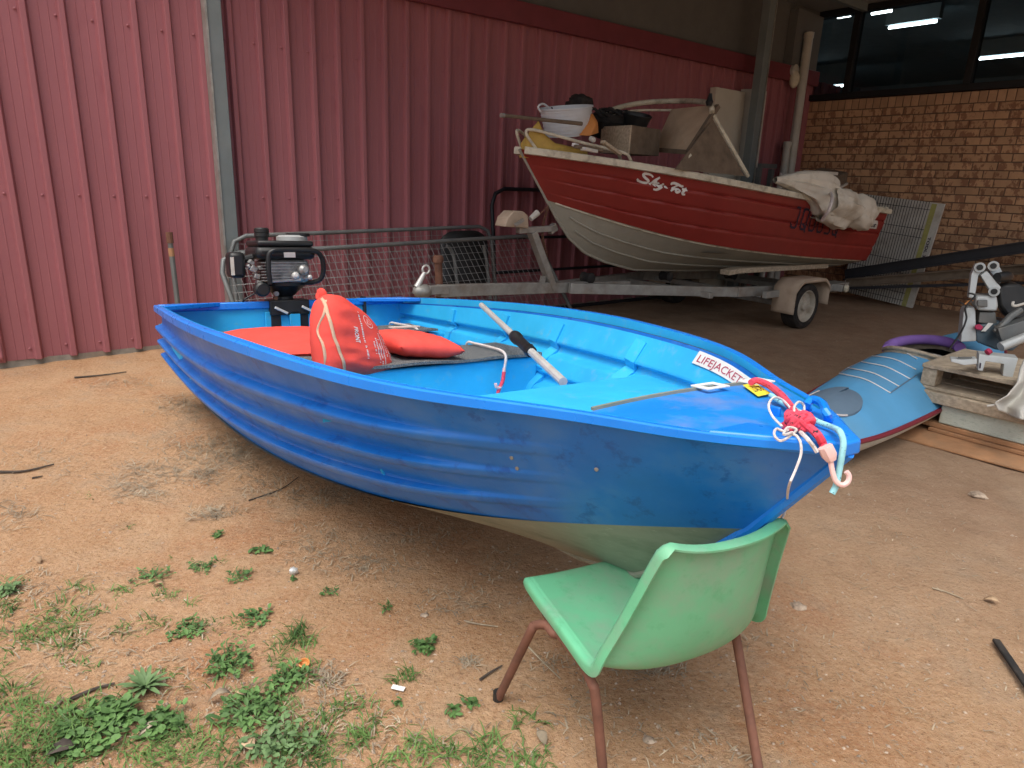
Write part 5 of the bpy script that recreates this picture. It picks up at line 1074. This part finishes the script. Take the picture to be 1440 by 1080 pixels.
slab('base_casting', [(1373, 481), (1400, 492), (1425, 494), (1440, 480), (1445, 462), (1400, 452), (1372, 458)], .30, M_saw, bev=.012)
slab('lower_arm', [(1362, 419), (1371, 419), (1376, 388), (1383, 379), (1381, 372), (1373, 371), (1366, 386)], .05, M_sawl, -.02)
slab('upper_arm', [(1379, 387), (1388, 381), (1408, 404), (1403, 414), (1394, 412)], .05, M_sawl, -.03)
slab('upper_arm', [(1389, 378), (1396, 369), (1404, 372), (1414, 390), (1406, 400)], .05, M_sawl, .06)
for x, y in ((1378, 376), (1397, 374), (1398, 410)):
    mb = MB(); mb.tube([SP(x, y, -.045), SP(x, y, .06)], .030, 16); mb.build('arm_pivot', M_sawl, sw); mb = MB(); mb.tube([SP(x, y, -.05), SP(x, y, -.04)], .018, 12); mb.build('pivot_bolt', M_blkp, sw)
slab('pivot_housing', [(1373, 416), (1402, 416), (1404, 430), (1402, 438), (1376, 437), (1372, 428)], .14, M_sawl, -.02, .012)
slab('housing_latch', [(1375, 422), (1389, 422), (1389, 432), (1375, 431)], .02, M_tubeg, -.045)
slab('turntable_neck', [(1378, 439), (1400, 439), (1402, 456), (1376, 454)], .12, M_tubeg, 0)
slab('motor_body', [(1404, 400), (1432, 398), (1452, 410), (1452, 452), (1420, 450), (1406, 430)], .14, M_blkp, .02, .02)
mb = MB(); mb.tube([SP(1402, 390, -.04), SP(1414, 389, -.02), SP(1418, 389, .08)], [.028, .034, .03], 14); mb.build('dust_port', M_blkp, sw)
slab('table_wing', [(1403, 462), (1450, 448), (1452, 466), (1410, 484)], .10, M_tubeg, -.12, .006)
mb = MB(); mb.tube([SP(1407, 488, -.18), SP(1452, 470, -.18)], .028, 12); mb.build('fence_tube', M_sawl, sw)
mb = MB(); mb.tube([SP(1435, 436, -.05), SP(1420, 446, -.06), SP(1405, 462, -.08), SP(1398, 466, -.08)], [.02, .022, .02, .01], 10); mb.build('bevel_lever', M_tubeg, sw)
mb = MB(); mb.tube(smooth_path([SP(1425, 424, -.06), SP(1424, 429, -.06), SP(1429, 430, -.06), SP(1440, 427, -.06)], 4), .008, 8); mb.build('trigger_loop', M_whited, sw)
slab('red_knob', [(1371, 458), (1378, 456), (1383, 460), (1380, 465), (1372, 463)], .02, M_inkr, -.03)
slab('scale_label', [(1380, 466), (1386, 466), (1397, 455), (1390, 454)], .004, M_white, -.015, 0)
pr_ = smooth_path([SP(1362, 412, -.05), SP(1371, 416, -.06), SP(1358, 432, -.06), SP(1359, 448, -.06), SP(1352, 466, -.06), SP(1340, 484, -.06), SP(1334, 492, -.06)], 6); MB().tube(pr_, .0055, 8).build('power_cord', M_blkp, sw)
MB().tube(smooth_path([SP(1348, 424, -.02), SP(1356, 428, -.04), SP(1365, 430, -.05)], 5), .004, 6).build('loose_wire', M_blkp, sw); MB().tube(smooth_path([SP(1357, 428, -.05), SP(1362, 424, -.05), SP(1368, 422, -.05)], 5), .006, 6).build('copper_wire', M_ora, sw)
# clamp and tools on the front of the pallet
def TP(x, y, z): return PZ(x, y, z)
cl_ = thing('saw_stop_bracket', 'pale grey U shaped saw bracket on the pallet top', 'bracket', TP(1400, 530, .38)); z0, z1 = .380, .455
bd = depth(TP(1395, 524, .38)) - .06
def slab2(parent, nm, pts, thick, mt, dp, bev=.003):
    P = [PR(x, y, dp) for x, y in pts]; k = len(P); mb = MB(); dv_ = np.array([.45, .89, 0]) * thick; mb.add(P + [p + dv_ for p in P], [tuple(range(k)), tuple(range(k, 2 * k))[::-1]] + [(i, (i + 1) % k, k + (i + 1) % k, k + i) for i in range(k)]); return mb.build(nm, mt, parent, bevel=bev)
slab2(cl_, 'bridge', [(1375, 521), (1377, 498), (1432, 504), (1424, 531), (1410, 529), (1412, 512), (1386, 508), (1382, 522)], .10, M_sawl, bd)
slab2(cl_, 'scale_slot', [(1377, 518), (1378, 510), (1380, 511), (1379, 518)], .002, M_ink, bd - .004, 0); MB().tube([PR(1388, 496, bd), PR(1392, 493, bd)], .016, 10).build('red_button', M_inkr, cl_)
lv = thing('flat_clamp', 'pale flat clamp lying on the pallet beside the saw bracket', 'clamp', TP(1350, 512, .38)); slab2(lv, 'body', [(1337, 505), (1352, 506), (1374, 505), (1374, 512), (1356, 514), (1338, 509)], .07, M_sawl, bd - .03); slab2(lv, 'jaw', [(1347, 503), (1368, 503), (1366, 505), (1350, 505)], .03, M_tubeg, bd - .02)
# ---- pale cover spilling over the right edge
tp = thing('grey_cover', 'pale grey fabric cover hanging over the right end of the pallet stack', 'cover', PZ(1425, 620, .1)); cd = depth(PZ(1425, 585, .2)) - .10
def cf(a, b):
    xl = np.interp(b, [0, .15, .4, .7, .85, 1], [1440, 1434, 1430, 1416, 1399, 1404]); x = xl + (1500 - xl) * a; y = 505 + 75 * b + 20 * a * b + 3 * math.sin(a * 9 + b * 5); return PR(x, y, cd - .05 * math.sin(a * 14 + b * 3) * (.3 + b) - .05 * b)
MB().grid(cf, 40, 30).build('draped_fabric', M_tarp, tp, solid=.004)
MB().tube([PR(1388, 571, cd - .04), PR(1402, 569, cd - .06)], .006, 6).build('cover_cord', M_tarp, tp)
# ---- white mesh panel against the bricks
wp = thing('white_grid_panel', 'white gridded panel with a yellow strip leaning on the brick wall behind the red boat', 'panel', PE(1240, 420, .3)); g4 = [PE(1186, 409, .33), PE(1284, 433, .33), PE(1330, 287, .06), PE(1216, 273, .06)]
def gq(a, b, o=0): p = (g4[0] * (1 - a) + g4[1] * a) * (1 - b) + (g4[3] * (1 - a) + g4[2] * a) * b; return p - UV3 * o
mb = MB(); mb.hexa([gq(0, 0, 0), gq(1, 0, 0), gq(1, 1, 0), gq(0, 1, 0)], [gq(0, 0, .03), gq(1, 0, .03), gq(1, 1, .03), gq(0, 1, .03)]).build('backing', M_whited, wp, smooth=False)
mb = MB()
for i in range(25): mb.beam(gq(i / 29, .0, .033), gq(i / 29, 1, .033), .0045, .005, up=UV3)
for b in (.05, .12, .30, .42, .66, .74, .93): mb.beam(gq(0, b, .036), gq(.86, b, .036), .005, .005, up=UV3)
mb.build('grid_wires', M_drum, wp)
mb = MB(); mb.hexa([gq(.86, .0, .032), gq(.92, .0, .032), gq(.92, .99, .032), gq(.86, .99, .032)], [gq(.86, .0, .036), gq(.92, .0, .036), gq(.92, .99, .036), gq(.86, .99, .036)]); mb.build('yellow_strip', M_yels, wp, smooth=False)
tv, tf = text_mesh('TOOL 33', 1.0, bold=.03); wd = max(v[0] for v in tv); mb = MB(); mb.add([gq(.935 + .045 * v[1], .68 - .22 * v[0] / wd, .034) for v in tv], tf); mb.build('lettering', M_ink, wp, recalc=False)
# ---- black beams resting near the wall
for (x0, y0, e0_, x1, y1, e1_, w_, h_, lb) in ((1188, 386, .75, 1470, 343, .35, .09, .11, 'topmost long black steel beam in front of the brick wall'), (1190, 398, .80, 1470, 376, .40, .10, .09, 'dark weathered beam below the topmost black beam'), (1195, 405, .9, 1470, 397, .5, .03, .03, 'thin lowest black bar in front of the brick wall')):
    a, b = PE(x0, y0, e0_), PE(x1, y1, e1_); t = thing('steel_beam', lb, 'beam', b, 'long dark beams by the brick wall'); m_ = M_drum if 'weathered' not in lb else M_woodd
    if 'thin' in lb: MB().beam(a, b, w_, h_).build('bar', m_, t)
    else:
        upv = np.array([0, 0, 1.]); MB().beam(a, b, .012, h_).build('web', m_, t); MB().beam(a + upv * h_ / 2, b + upv * h_ / 2, w_, .012).build('flange', m_, t); MB().beam(a - upv * h_ / 2, b - upv * h_ / 2, w_, .012).build('flange', m_, t)
o = MB(Wx).box2((8.05, 3.0, 0), (8.45, 3.25, .66)).build('trestle_block', M_woodd, loc=W(8.2, 3.1, 0)); tag(o, 'dark trestle block holding the far ends of the beams', 'trestle')
cord([PE(1330, 402, .5), PE(1336, 400, .5), PE(1345, 402, .5), PE(1356, 404, .5)], .006, 'wire_scrap', M_wood, 'thin pale wire scrap by the brick wall foot', 'wire')
# ---- scraps on the ground to the right
o = MB().beam(np.append(PZ(1398, 908)[:2], .02), np.append(PZ(1450, 985)[:2], .02), .020, .010).build('rubber_strip', M_rub, loc=PZ(1420, 940), bevel=.003); tag(o, 'dark rubber strip lying at the right edge of the ground', 'strip')

# ================================================================== GREEN CHAIR
ch = thing('plastic_chair', 'faded green plastic shell chair with rusty legs holding up the bow', 'chair', (.34, 1.25, 0))
CO = np.array([.3745, 1.21, 0]); cR = np.array([.891, .454, 0]); cF = np.array([-.454, .891, 0])
def CX_(p): return CO + cR * p[0] + cF * p[1] + np.array([0, 0, p[2]])
# profile along the middle and along the edge: (fwd, z, half width)
pm = [(.330, .318), (.322, .334), (.26, .328), (.17, .312), (.08, .300), (.01, .302), (-.035, .324), (-.062, .372), (-.078, .44), (-.086, .515), (-.090, .575), (-.090, .612)]
pe = [(.330, .322), (.318, .346), (.26, .342), (.18, .338), (.10, .334), (.045, .332), (.010, .340), (.000, .370), (-.018, .435), (-.040, .515), (-.060, .585), (-.072, .624)]
hwl = [.186, .192, .195, .198, .202, .205, .205, .200, .184, .165, .150, .140]
nn_ = len(pm); xs_ = np.linspace(0, 1, nn_); sp = [spline([q[i] for q in src], xs_) for src in (pm, pe) for i in (0, 1)]; shw = spline(hwl, xs_)
def shell(a, b):
    y = 2 * b - 1; e = abs(y) ** 2.5; f_ = sp[0](a) * (1 - e) + sp[2](a) * e; z = sp[1](a) * (1 - e) + sp[3](a) * e
    hw = shw(a); 
    if a > .86: hw *= 1
    crown = -.004 * (1 - y * y) * max(0, (a - .8) / .2) - .006 * y * max(0, a - .8) / .2
    return CX_((hw * y - .006 * max(0, a - .55), f_, z + crown + .004 * y * max(0, (a - .6) / .4)))
MB().grid(shell, 60, 36).build('seat_shell', M_green, ch, solid=.006, ang=60)
edge = [shell(a, 0) for a in np.linspace(.0, 1, 50)] + [shell(1, b) for b in np.linspace(.03, .97, 20)] + [shell(a, 1) for a in np.linspace(1, 0, 50)] + [shell(0, b) for b in np.linspace(.97, .03, 14)]
cen = CX_((0, .1, .45))
mb = MB(); ne = len(edge); vs = []; 
for i in range(ne):
    p = edge[i]; a = edge[(i + 1) % ne] - edge[i - 1]; a /= np.linalg.norm(a)
    l = p - CX_((0, (np.array(p) - CO) @ cF, p[2])); lat = l / (np.linalg.norm(l) + 1e-9) if i < 50 or 70 <= i < 120 else (np.array([0, 0, 1.]) if i < 70 else cF * .8 - np.array([0, 0, .6]))
    out = lat - a * (lat @ a); out /= np.linalg.norm(out) + 1e-9; dn = np.cross(a, out)
    # flange: rolls outwards and then back behind the shell
    t = i / ne; back = -cF * .85 + np.array([0, 0, -.35]); back -= a * (back @ a); back -= out * (back @ out) * .6; back /= np.linalg.norm(back) + 1e-9
    vs += [p - out * .002 + back * -.003, p + out * .010 - back * .003, p + out * .015 + back * .004, p + out * .014 + back * .022, p + out * .010 + back * .022, p + out * .008 + back * .006]
mb.add(vs, [(i * 6 + j, ((i + 1) % ne) * 6 + j, ((i + 1) % ne) * 6 + (j + 1) % 6, i * 6 + (j + 1) % 6) for i in range(ne) for j in range(6)]); mb.build('rolled_rim', M_green, ch, ang=60)
def leg(pts, foot):
    P = smooth_path(pts, 6); lg = MB().tube(P, .0105, 12).build('leg', M_rustleg, ch); MB().tube([P[-1] + np.array([0, 0, .022]), P[-1]], .0135, 10).build('rubber_foot', M_blkp, lg)
leg([CX_((-.10, .265, .306)), PZ(785, 890, .302), PZ(768, 879, .300), PZ(752, 880, .284), PZ(744, 893, .256), np.array([-.004, 1.402, .004])], 0)
leg([PZ(768, 862, .312), PZ(792, 898, .306), PZ(818, 932, .302), PZ(832, 960, .278), PZ(838, 985, .244), np.array([.230, 1.118, .004])], 0)
leg([CX_((.175, .22, .306)), CX_((.178, .12, .304)), PZ(1022, 872, .303), PZ(1033, 890, .278), PZ(1038, 912, .244), np.array([.572, 1.165, .004])], 0)
leg([CX_((.10, .25, .306)), CX_((.165, .27, .304)), CX_((.185, .30, .282)), np.array([.40, 1.64, .004])], 0)
for y in (.10, .25): MB().tube([CX_((-.175, y, .301)), CX_((.175, y, .301))], .009, 10).build('cross_bar', M_rustleg, ch)

# ================================================================== PLANTS AND LITTER
def gpt(x, y): p = PZ(x, y, 0); return np.array([p[0], p[1], gz(p[0], p[1])])
rq = random.Random(11)
def blade(mb, base, ang, ln, wd_, lean, curl=.6, seg=4):
    d = np.array([math.cos(ang), math.sin(ang), 0]); n_ = np.array([-d[1], d[0], 0]); vs = []
    for i in range(seg + 1):
        t = i / seg; a = lean + curl * t * t; p = base + d * ln * t * math.sin(min(a, 1.5)) + np.array([0, 0, ln * t * math.cos(min(a, 1.52))]); w_ = wd_ * (1 - t) ** .7 * (1 if t > 0 else .8) / 2 + .0002; vs += [p - n_ * w_, p + n_ * w_]
    mb.add(vs, [(2 * i, 2 * i + 1, 2 * i + 3, 2 * i + 2) for i in range(seg)])
def tuft(mb, x, y, n, spread, ln, wd_=.004, lean=(.3, 1.3)):
    c = gpt(x, y)
    for i in range(n):
        a = rq.uniform(0, 2 * math.pi); r_ = spread * math.sqrt(rq.random()); b = c + np.array([r_ * math.cos(a), r_ * math.sin(a), -.003]); b[2] = gz(b[0], b[1]) - .003
        blade(mb, b, rq.uniform(0, 2 * math.pi), ln * rq.uniform(.5, 1.15), wd_ * rq.uniform(.6, 1.2), rq.uniform(*lean), rq.uniform(.2, .9))
gr = MB()
for (x, y, n, s, l) in ((15, 985, 150, .12, .09), (60, 1010, 170, .13, .08), (40, 1060, 200, .14, .08), (100, 1060, 120, .1, .07), (70, 870, 110, .10, .07), (95, 895, 90, .08, .07), (40, 890, 80, .08, .06), (10, 840, 60, .06, .06), (120, 860, 45, .05, .05),
        (160, 890, 35, .05, .05), (115, 935, 35, .04, .05), (430, 900, 70, .06, .08), (415, 890, 50, .05, .08), (490, 985, 60, .06, .06), (505, 1040, 90, .05, .07), (585, 1060, 130, .08, .08), (560, 955, 50, .05, .06), (690, 1055, 100, .08, .09), (735, 1015, 45, .04, .08), (750, 1065, 70, .07, .06),
        (640, 1060, 60, .05, .06), (330, 1060, 130, .11, .07), (420, 1050, 130, .10, .07), (270, 1060, 120, .10, .06), (200, 1065, 120, .10, .06), (180, 830, 40, .06, .05), (235, 835, 40, .05, .04), (290, 880, 55, .08, .04), (340, 880, 50, .06, .04), (380, 985, 90, .09, .06), (310, 790, 26, .04, .035), (340, 808, 26, .04, .035), (285, 800, 30, .05, .035), (460, 1010, 70, .07, .06),
        (150, 1000, 90, .09, .06), (250, 1030, 90, .1, .06), (18, 1070, 140, .12, .08), (110, 825, 22, .04, .04), (105, 1010, 90, .08, .07), (180, 740, 14, .02, .04), (240, 778, 12, .02, .03), (130, 700, 14, .05, .03), (420, 955, 60, .06, .06), (455, 1060, 90, .09, .06)):
    m_ = 4 if y > 990 else 3
    for q in range(m_): tuft(gr, x + rq.gauss(0, s * 200), y + rq.gauss(0, s * 110), int(n * (.85 if y < 1000 else .72) / m_ * 1.2), s * .48, l * .66)
for q in range(150):
    yy = 800 + 290 * rq.random() ** .7; xx = rq.uniform(-10, 250 + (yy - 800) * 1.5)
    if nz(xx * .012, yy * .02, 9) > -.08: tuft(gr, xx, yy, rq.randint(5, 16), rq.uniform(.012, .03), rq.uniform(.025, .055), .0032, (.5, 1.4))
o = gr.build('grass', M_grass, recalc=False, smooth=False); tag(o, 'patchy green grass in the sandy soil at the lower left', 'grass', kind='stuff')
dg = MB()
def litter(x, y, n, sx, sy, ln=.05):
    for i in range(n):
        p = gpt(x + rq.gauss(0, sx), y + rq.gauss(0, sy)); p[2] += .003; a = rq.uniform(0, 6.28); l = ln * rq.uniform(.3, 1.2); d = np.array([math.cos(a), math.sin(a), rq.uniform(-.05, .3)]) * l; n_ = np.array([-d[1], d[0], 0]); n_ = n_ / (np.linalg.norm(n_) + 1e-9) * rq.uniform(.0008, .0018); m_ = p + d * .5 + np.array([rq.uniform(-.3, .3) * l * .3, rq.uniform(-.3, .3) * l * .3, .004])
        dg.add([p - n_, p + n_, m_ + n_, m_ - n_, p + d], [(0, 1, 2, 3), (3, 2, 4)])
for (x, y, n, sx, sy) in ((300, 630, 420, 45, 12), (335, 640, 300, 28, 14), (250, 570, 200, 22, 8), (280, 575, 220, 22, 8), (215, 665, 240, 35, 10), (195, 690, 160, 20, 8), (300, 722, 120, 18, 5), (290, 670, 120, 14, 6), (170, 540, 120, 30, 4), (60, 650, 120, 50, 15), (20, 720, 100, 25, 10), (450, 770, 160, 25, 18), (520, 800, 140, 30, 12), (640, 850, 110, 35, 16), (700, 800, 80, 30, 20), (590, 760, 160, 40, 12), (470, 700, 160, 30, 10), (380, 690, 140, 30, 14), (460, 960, 120, 14, 12), (420, 1020, 140, 50, 25), (250, 960, 140, 60, 30), (120, 900, 160, 60, 30), (60, 830, 120, 40, 20), (820, 1000, 60, 40, 25), (920, 945, 110, 25, 6), (660, 935, 50, 10, 4), (780, 930, 40, 20, 12), (1000, 900, 50, 40, 10), (1330, 850, 40, 60, 60), (1200, 660, 60, 30, 12), (1160, 900, 40, 60, 60), (1240, 760, 70, 70, 50), (1000, 470, 70, 60, 8), (1080, 470, 70, 40, 6), (900, 440, 60, 40, 5), (950, 1060, 60, 60, 20), (1250, 980, 60, 90, 50), (560, 1040, 120, 90, 25)):
    litter(x, y, n, sx, sy, .06 if y < 760 else .035)
o = dg.build('dry_grass', M_dry, recalc=False, smooth=False); tag(o, 'dead straw and dry grass litter scattered over the soil', 'dry grass', kind='stuff')
# pebbles and crumbs
pb = MB()
ico = [np.array(q, float) for q in ((1, 0, 0), (-1, 0, 0), (0, 1, 0), (0, -1, 0), (0, 0, 1), (0, 0, -1))]; icf = [(0, 2, 4), (2, 1, 4), (1, 3, 4), (3, 0, 4), (2, 0, 5), (1, 2, 5), (3, 1, 5), (0, 3, 5)]
for i in range(9000):
    x, y = rq.uniform(-20, 1460), rq.uniform(505, 1085) if rq.random() < .8 else rq.uniform(430, 520); p = gpt(x, y)
    if (DW - p[:2] @ N) < .12: continue
    r_ = .0012 + .0045 * rq.random() ** 5 + (.006 if rq.random() < .004 else 0); a = rq.uniform(0, 6.28); ca, sa = math.cos(a), math.sin(a); sc_ = (r_ * rq.uniform(.8, 1.5), r_ * rq.uniform(.7, 1.1), r_ * rq.uniform(.4, .8))
    pb.add([p + np.array([q[0] * sc_[0] * ca - q[1] * sc_[1] * sa, q[0] * sc_[0] * sa + q[1] * sc_[1] * ca, q[2] * sc_[2] + r_ * .2]) for q in ico], icf)
o = pb.build('gravel', M_stone, recalc=False, smooth=False); tag(o, 'fine gravel and grit strewn over the soil', 'gravel', kind='stuff')
# broad-leaved weeds, each a plant
def leaf(mb, base, d, up, ln, wd_, cup=.2):
    d = d / np.linalg.norm(d); n_ = np.cross(up, d); n_ /= np.linalg.norm(n_); vs = []
    pr = [(0, .08), (.25, .75), (.55, 1), (.82, .7), (1, .05)]
    for t, w_ in pr:
        c = base + d * ln * t + up * (cup * ln * math.sin(t * 2.6) * .5); vs += [c - n_ * wd_ * w_ / 2 + up * wd_ * w_ * .12, c, c + n_ * wd_ * w_ / 2 + up * wd_ * w_ * .12]
    fs = []
    for i in range(4): fs += [(3 * i, 3 * i + 1, 3 * i + 4, 3 * i + 3), (3 * i + 1, 3 * i + 2, 3 * i + 5, 3 * i + 4)]
    mb.add(vs, fs)
UPV = np.array([0, 0, 1.])
def weed(x, y, n, spread, ln, wd_, label, mt=M_leaf, hgt=.03):
    c = gpt(x, y); t = thing('weed', label, 'weed', c, 'broad leaved weeds in the soil'); mb = MB(); ms = MB()
    for i in range(int(n * 1.8)):
        a = rq.uniform(0, 6.28); r_ = 1.25 * spread * math.sqrt(rq.random()) * (.75 + .5 * nz(math.cos(a) * 1.3 + x, math.sin(a) * 1.3, y)); h_ = hgt * .62 * rq.uniform(.1, 1); p = c + np.array([r_ * math.cos(a), r_ * math.sin(a), h_]); a2_ = rq.uniform(0, 6.28); up = UPV + np.array([rq.uniform(-.5, .5), rq.uniform(-.5, .5), 0]); up /= np.linalg.norm(up)
        d = np.array([math.cos(a2_), math.sin(a2_), rq.uniform(-.25, .35)]); d -= up * (d @ up); leaf(mb, p, d, up, .72 * ln * rq.uniform(.5, 1.25), .72 * wd_ * rq.uniform(.6, 1.25))
        if i % 3 == 0: ms.tube([c + np.array([r_ * .3 * math.cos(a), r_ * .3 * math.sin(a), 0]), p], .0012, 4)
    mb.build('leaves', mt, t, recalc=False, ang=60); ms.build('stems', M_leafp, t)
weed(125, 1035, 110, .085, .030, .019, 'dense clover like weed at the bottom left below the rosette weed', hgt=.04)
weed(165, 1010, 60, .05, .034, .022, 'round leaved weed just left of the rosette weed base', hgt=.045)
weed(225, 1020, 60, .055, .030, .020, 'round leaved weed below right of the rosette weed', hgt=.04)
weed(322, 935, 80, .060, .026, .013, 'bushy weed patch above the curled dry leaf', hgt=.05)
weed(355, 1005, 110, .085, .030, .014, 'wide weed patch below the curled dry leaf', hgt=.04)
weed(395, 1050, 80, .075, .030, .016, 'weed patch at the bottom edge right of the brown leaf', M_leafp, hgt=.045)
weed(405, 960, 60, .05, .028, .013, 'weed beside the small orange cap', hgt=.04)
weed(265, 885, 40, .05, .024, .014, 'low creeping weed left of the narrow grass tuft', hgt=.02)
weed(360, 870, 36, .045, .024, .014, 'low creeping weed right of the narrow grass tuft', hgt=.02)
weed(285, 800, 26, .045, .026, .010, 'small weed left of the pair above the creeping weeds', hgt=.03)
weed(340, 812, 26, .04, .024, .010, 'small weed left of the crumpled can', hgt=.03)
weed(369, 776, 16, .028, .030, .018, 'tiny round leaved weed above the crumpled can', hgt=.02)
weed(305, 752, 14, .025, .024, .012, 'topmost tiny weed near the dry grass', hgt=.02)
weed(215, 812, 40, .06, .026, .009, 'spiky weed left of the small weeds', hgt=.035)
weed(597, 913, 44, .035, .026, .012, 'solitary dark weed above the white card', hgt=.035)
weed(545, 859, 14, .018, .020, .008, 'tiny weed at the edge of the boat shadow', hgt=.02)
weed(462, 835, 16, .025, .022, .008, 'tiny weed right of the crumpled can', hgt=.02)
weed(637, 1004, 14, .014, .022, .012, 'tiny round weed right of the white card', hgt=.02)
weed(662, 992, 18, .022, .022, .011, 'tiny weed left of the chair front foot', hgt=.02)
weed(15, 832, 24, .03, .034, .016, 'bright weed at the left edge of the picture', M_leafp, hgt=.04)
weed(412, 818, 10, .014, .018, .008, 'tiny weed under the crumpled can', hgt=.015)
weed(560, 992, 8, .012, .020, .009, 'tiny weed below the white card', hgt=.015)
rs = thing('rosette_weed', 'pale green rosette weed with long radiating leaves', 'weed', gpt(205, 972)); mb = MB(); c = gpt(205, 972)
for i in range(26):
    a = i * 2.399; el = .08 + .7 * (i / 26) ** 1.5; d = np.array([math.cos(a) * math.cos(el), math.sin(a) * math.cos(el), math.sin(el)]); up = UPV - d * d[2]; leaf(mb, c + np.array([0, 0, .006]), d, up / np.linalg.norm(up), (.068 - .028 * i / 26) * (.85 + .3 * rq.random()), .012, cup=.22)
mb.build('leaves', M_leafp, rs, recalc=False, ang=60)
# twigs, leaves, rubbish
def twig(pts, r, label, mt=M_bark):
    P = [gpt(x, y) + np.array([0, 0, r + .002]) for x, y in pts]; P = smooth_path(P, 5); mb = MB(); mb.tube(P, [r * (1 - .5 * i / len(P)) for i in range(len(P))], 6); o = mb.build('twig', mt, loc=P[0]); tag(o, label, 'twig', 'twigs on the soil')
twig([(0, 667), (35, 664), (76, 654)], .006, 'dark twig at the left edge level with the dinghy side')
twig([(95, 990), (130, 975), (162, 966)], .005, 'dark twig left of the rosette weed')
twig([(45, 672), (60, 669)], .004, 'short twig below the left edge twig')
twig([(105, 533), (145, 530), (178, 525)], .006, 'twig near the wall foot left of the dinghy stern')
twig([(655, 880), (672, 883), (700, 886)], .003, 'thin straw by the chair front leg', M_dry)
twig([(742, 912), (765, 935), (788, 957)], .003, 'thin straw under the chair front leg', M_dry)
twig([(675, 960), (690, 950), (706, 940)], .004, 'short twig touching the chair front leg foot')
twig([(1310, 830), (1330, 836), (1354, 846)], .003, 'thin pale twig on the bare soil at the right', M_dry)
twig([(75, 1003), (85, 992), (90, 985)], .004, 'pale twig end crossing the dark twig', M_dry)
twig([(350, 705), (395, 690), (420, 672)], .003, 'long thin twig below the dinghy hull', M_bark)
def dleaf(x, y, ln, wd_, a, label, mt=M_dleaf, cup=.5):
    c = gpt(x, y) + np.array([0, 0, .006]); mb = MB(); d = np.array([math.cos(a), math.sin(a), .1]); up = UPV - d * d[2]; leaf(mb, c, d, up / np.linalg.norm(up), ln, wd_, cup); o = mb.build('fallen_leaf', mt, loc=c, recalc=False, ang=60, solid=.0006); tag(o, label, 'leaf', 'dry leaves on the soil')
dleaf(292, 988, .055, .022, .3, 'curled pale dry leaf among the weeds', M_dry, .9)
dleaf(332, 972, .04, .022, -.6, 'tan dry leaf above the curled leaf')
dleaf(345, 1045, .05, .03, -.9, 'large brown dry leaf at the bottom among weeds')
dleaf(65, 1068, .06, .04, .2, 'dark brown leaf at the bottom left corner', M_bark)
dleaf(195, 1040, .045, .02, .9, 'grey brown leaf below the round leaved weed', M_wood)
dleaf(1382, 846, .04, .03, -.7, 'yellowish dry leaf on the right soil')
dleaf(57, 795, .035, .02, 2.4, 'tan leaf fragment at the upper left of the weeds')
dleaf(215, 826, .035, .016, 0, 'pale leaf fragment beside the spiky weed')
dleaf(900, 932, .05, .012, .2, 'straw coloured leaf shred under the chair', M_dry)
dleaf(767, 1050, .04, .025, 2, 'pale leaf fragment in the bottom grass tuft', M_dry)
cd_ = gpt(560, 971); o = MB().box(cd_ + np.array([0, 0, .008]), (.034, .013, .0015), rot('Z', -.25) @ rot('X', .15)).build('paper_card', M_white, loc=cd_); tag(o, 'small white card lying on the soil', 'card')
cn = thing('crumpled_can', 'small crumpled silver can piece by a tiny weed', 'litter', gpt(413, 811)); mb = MB(); mb.blob(gpt(413, 810) + np.array([0, 0, .012]), (.016, .013, .012), 8, 6, .45, 2.5).build('crushed_foil', M_pole, cn, ang=10)
oc = thing('bottle_top', 'small orange cap among the weeds', 'cap', gpt(428, 938)); MB().lathe([(.013, .010), (.0145, .020), (.011, .021), (.008, .013), (0, .012)], gpt(428, 938), (.1, -.3, 1), 14, caps=False).build('cap', M_ora, oc)
for x, y, r_, lb in ((1122, 857, .02, 'dark damp stone on the soil right of the chair'), (912, 1042, .012, 'grey pebble under the chair back'), (597, 868, .010, 'pale pebble left of the chair'), (1375, 700, .03, 'brown clod by the plywood sheet')):
    c = gpt(x, y); o = MB().blob(c + np.array([0, 0, r_ * .15]), (r_ * 1.2, r_, r_ * .5), 10, 7, .4, 2, seed=x).build('stone', M_stone, loc=c, ang=30); tag(o, lb, 'stone', 'loose stones')
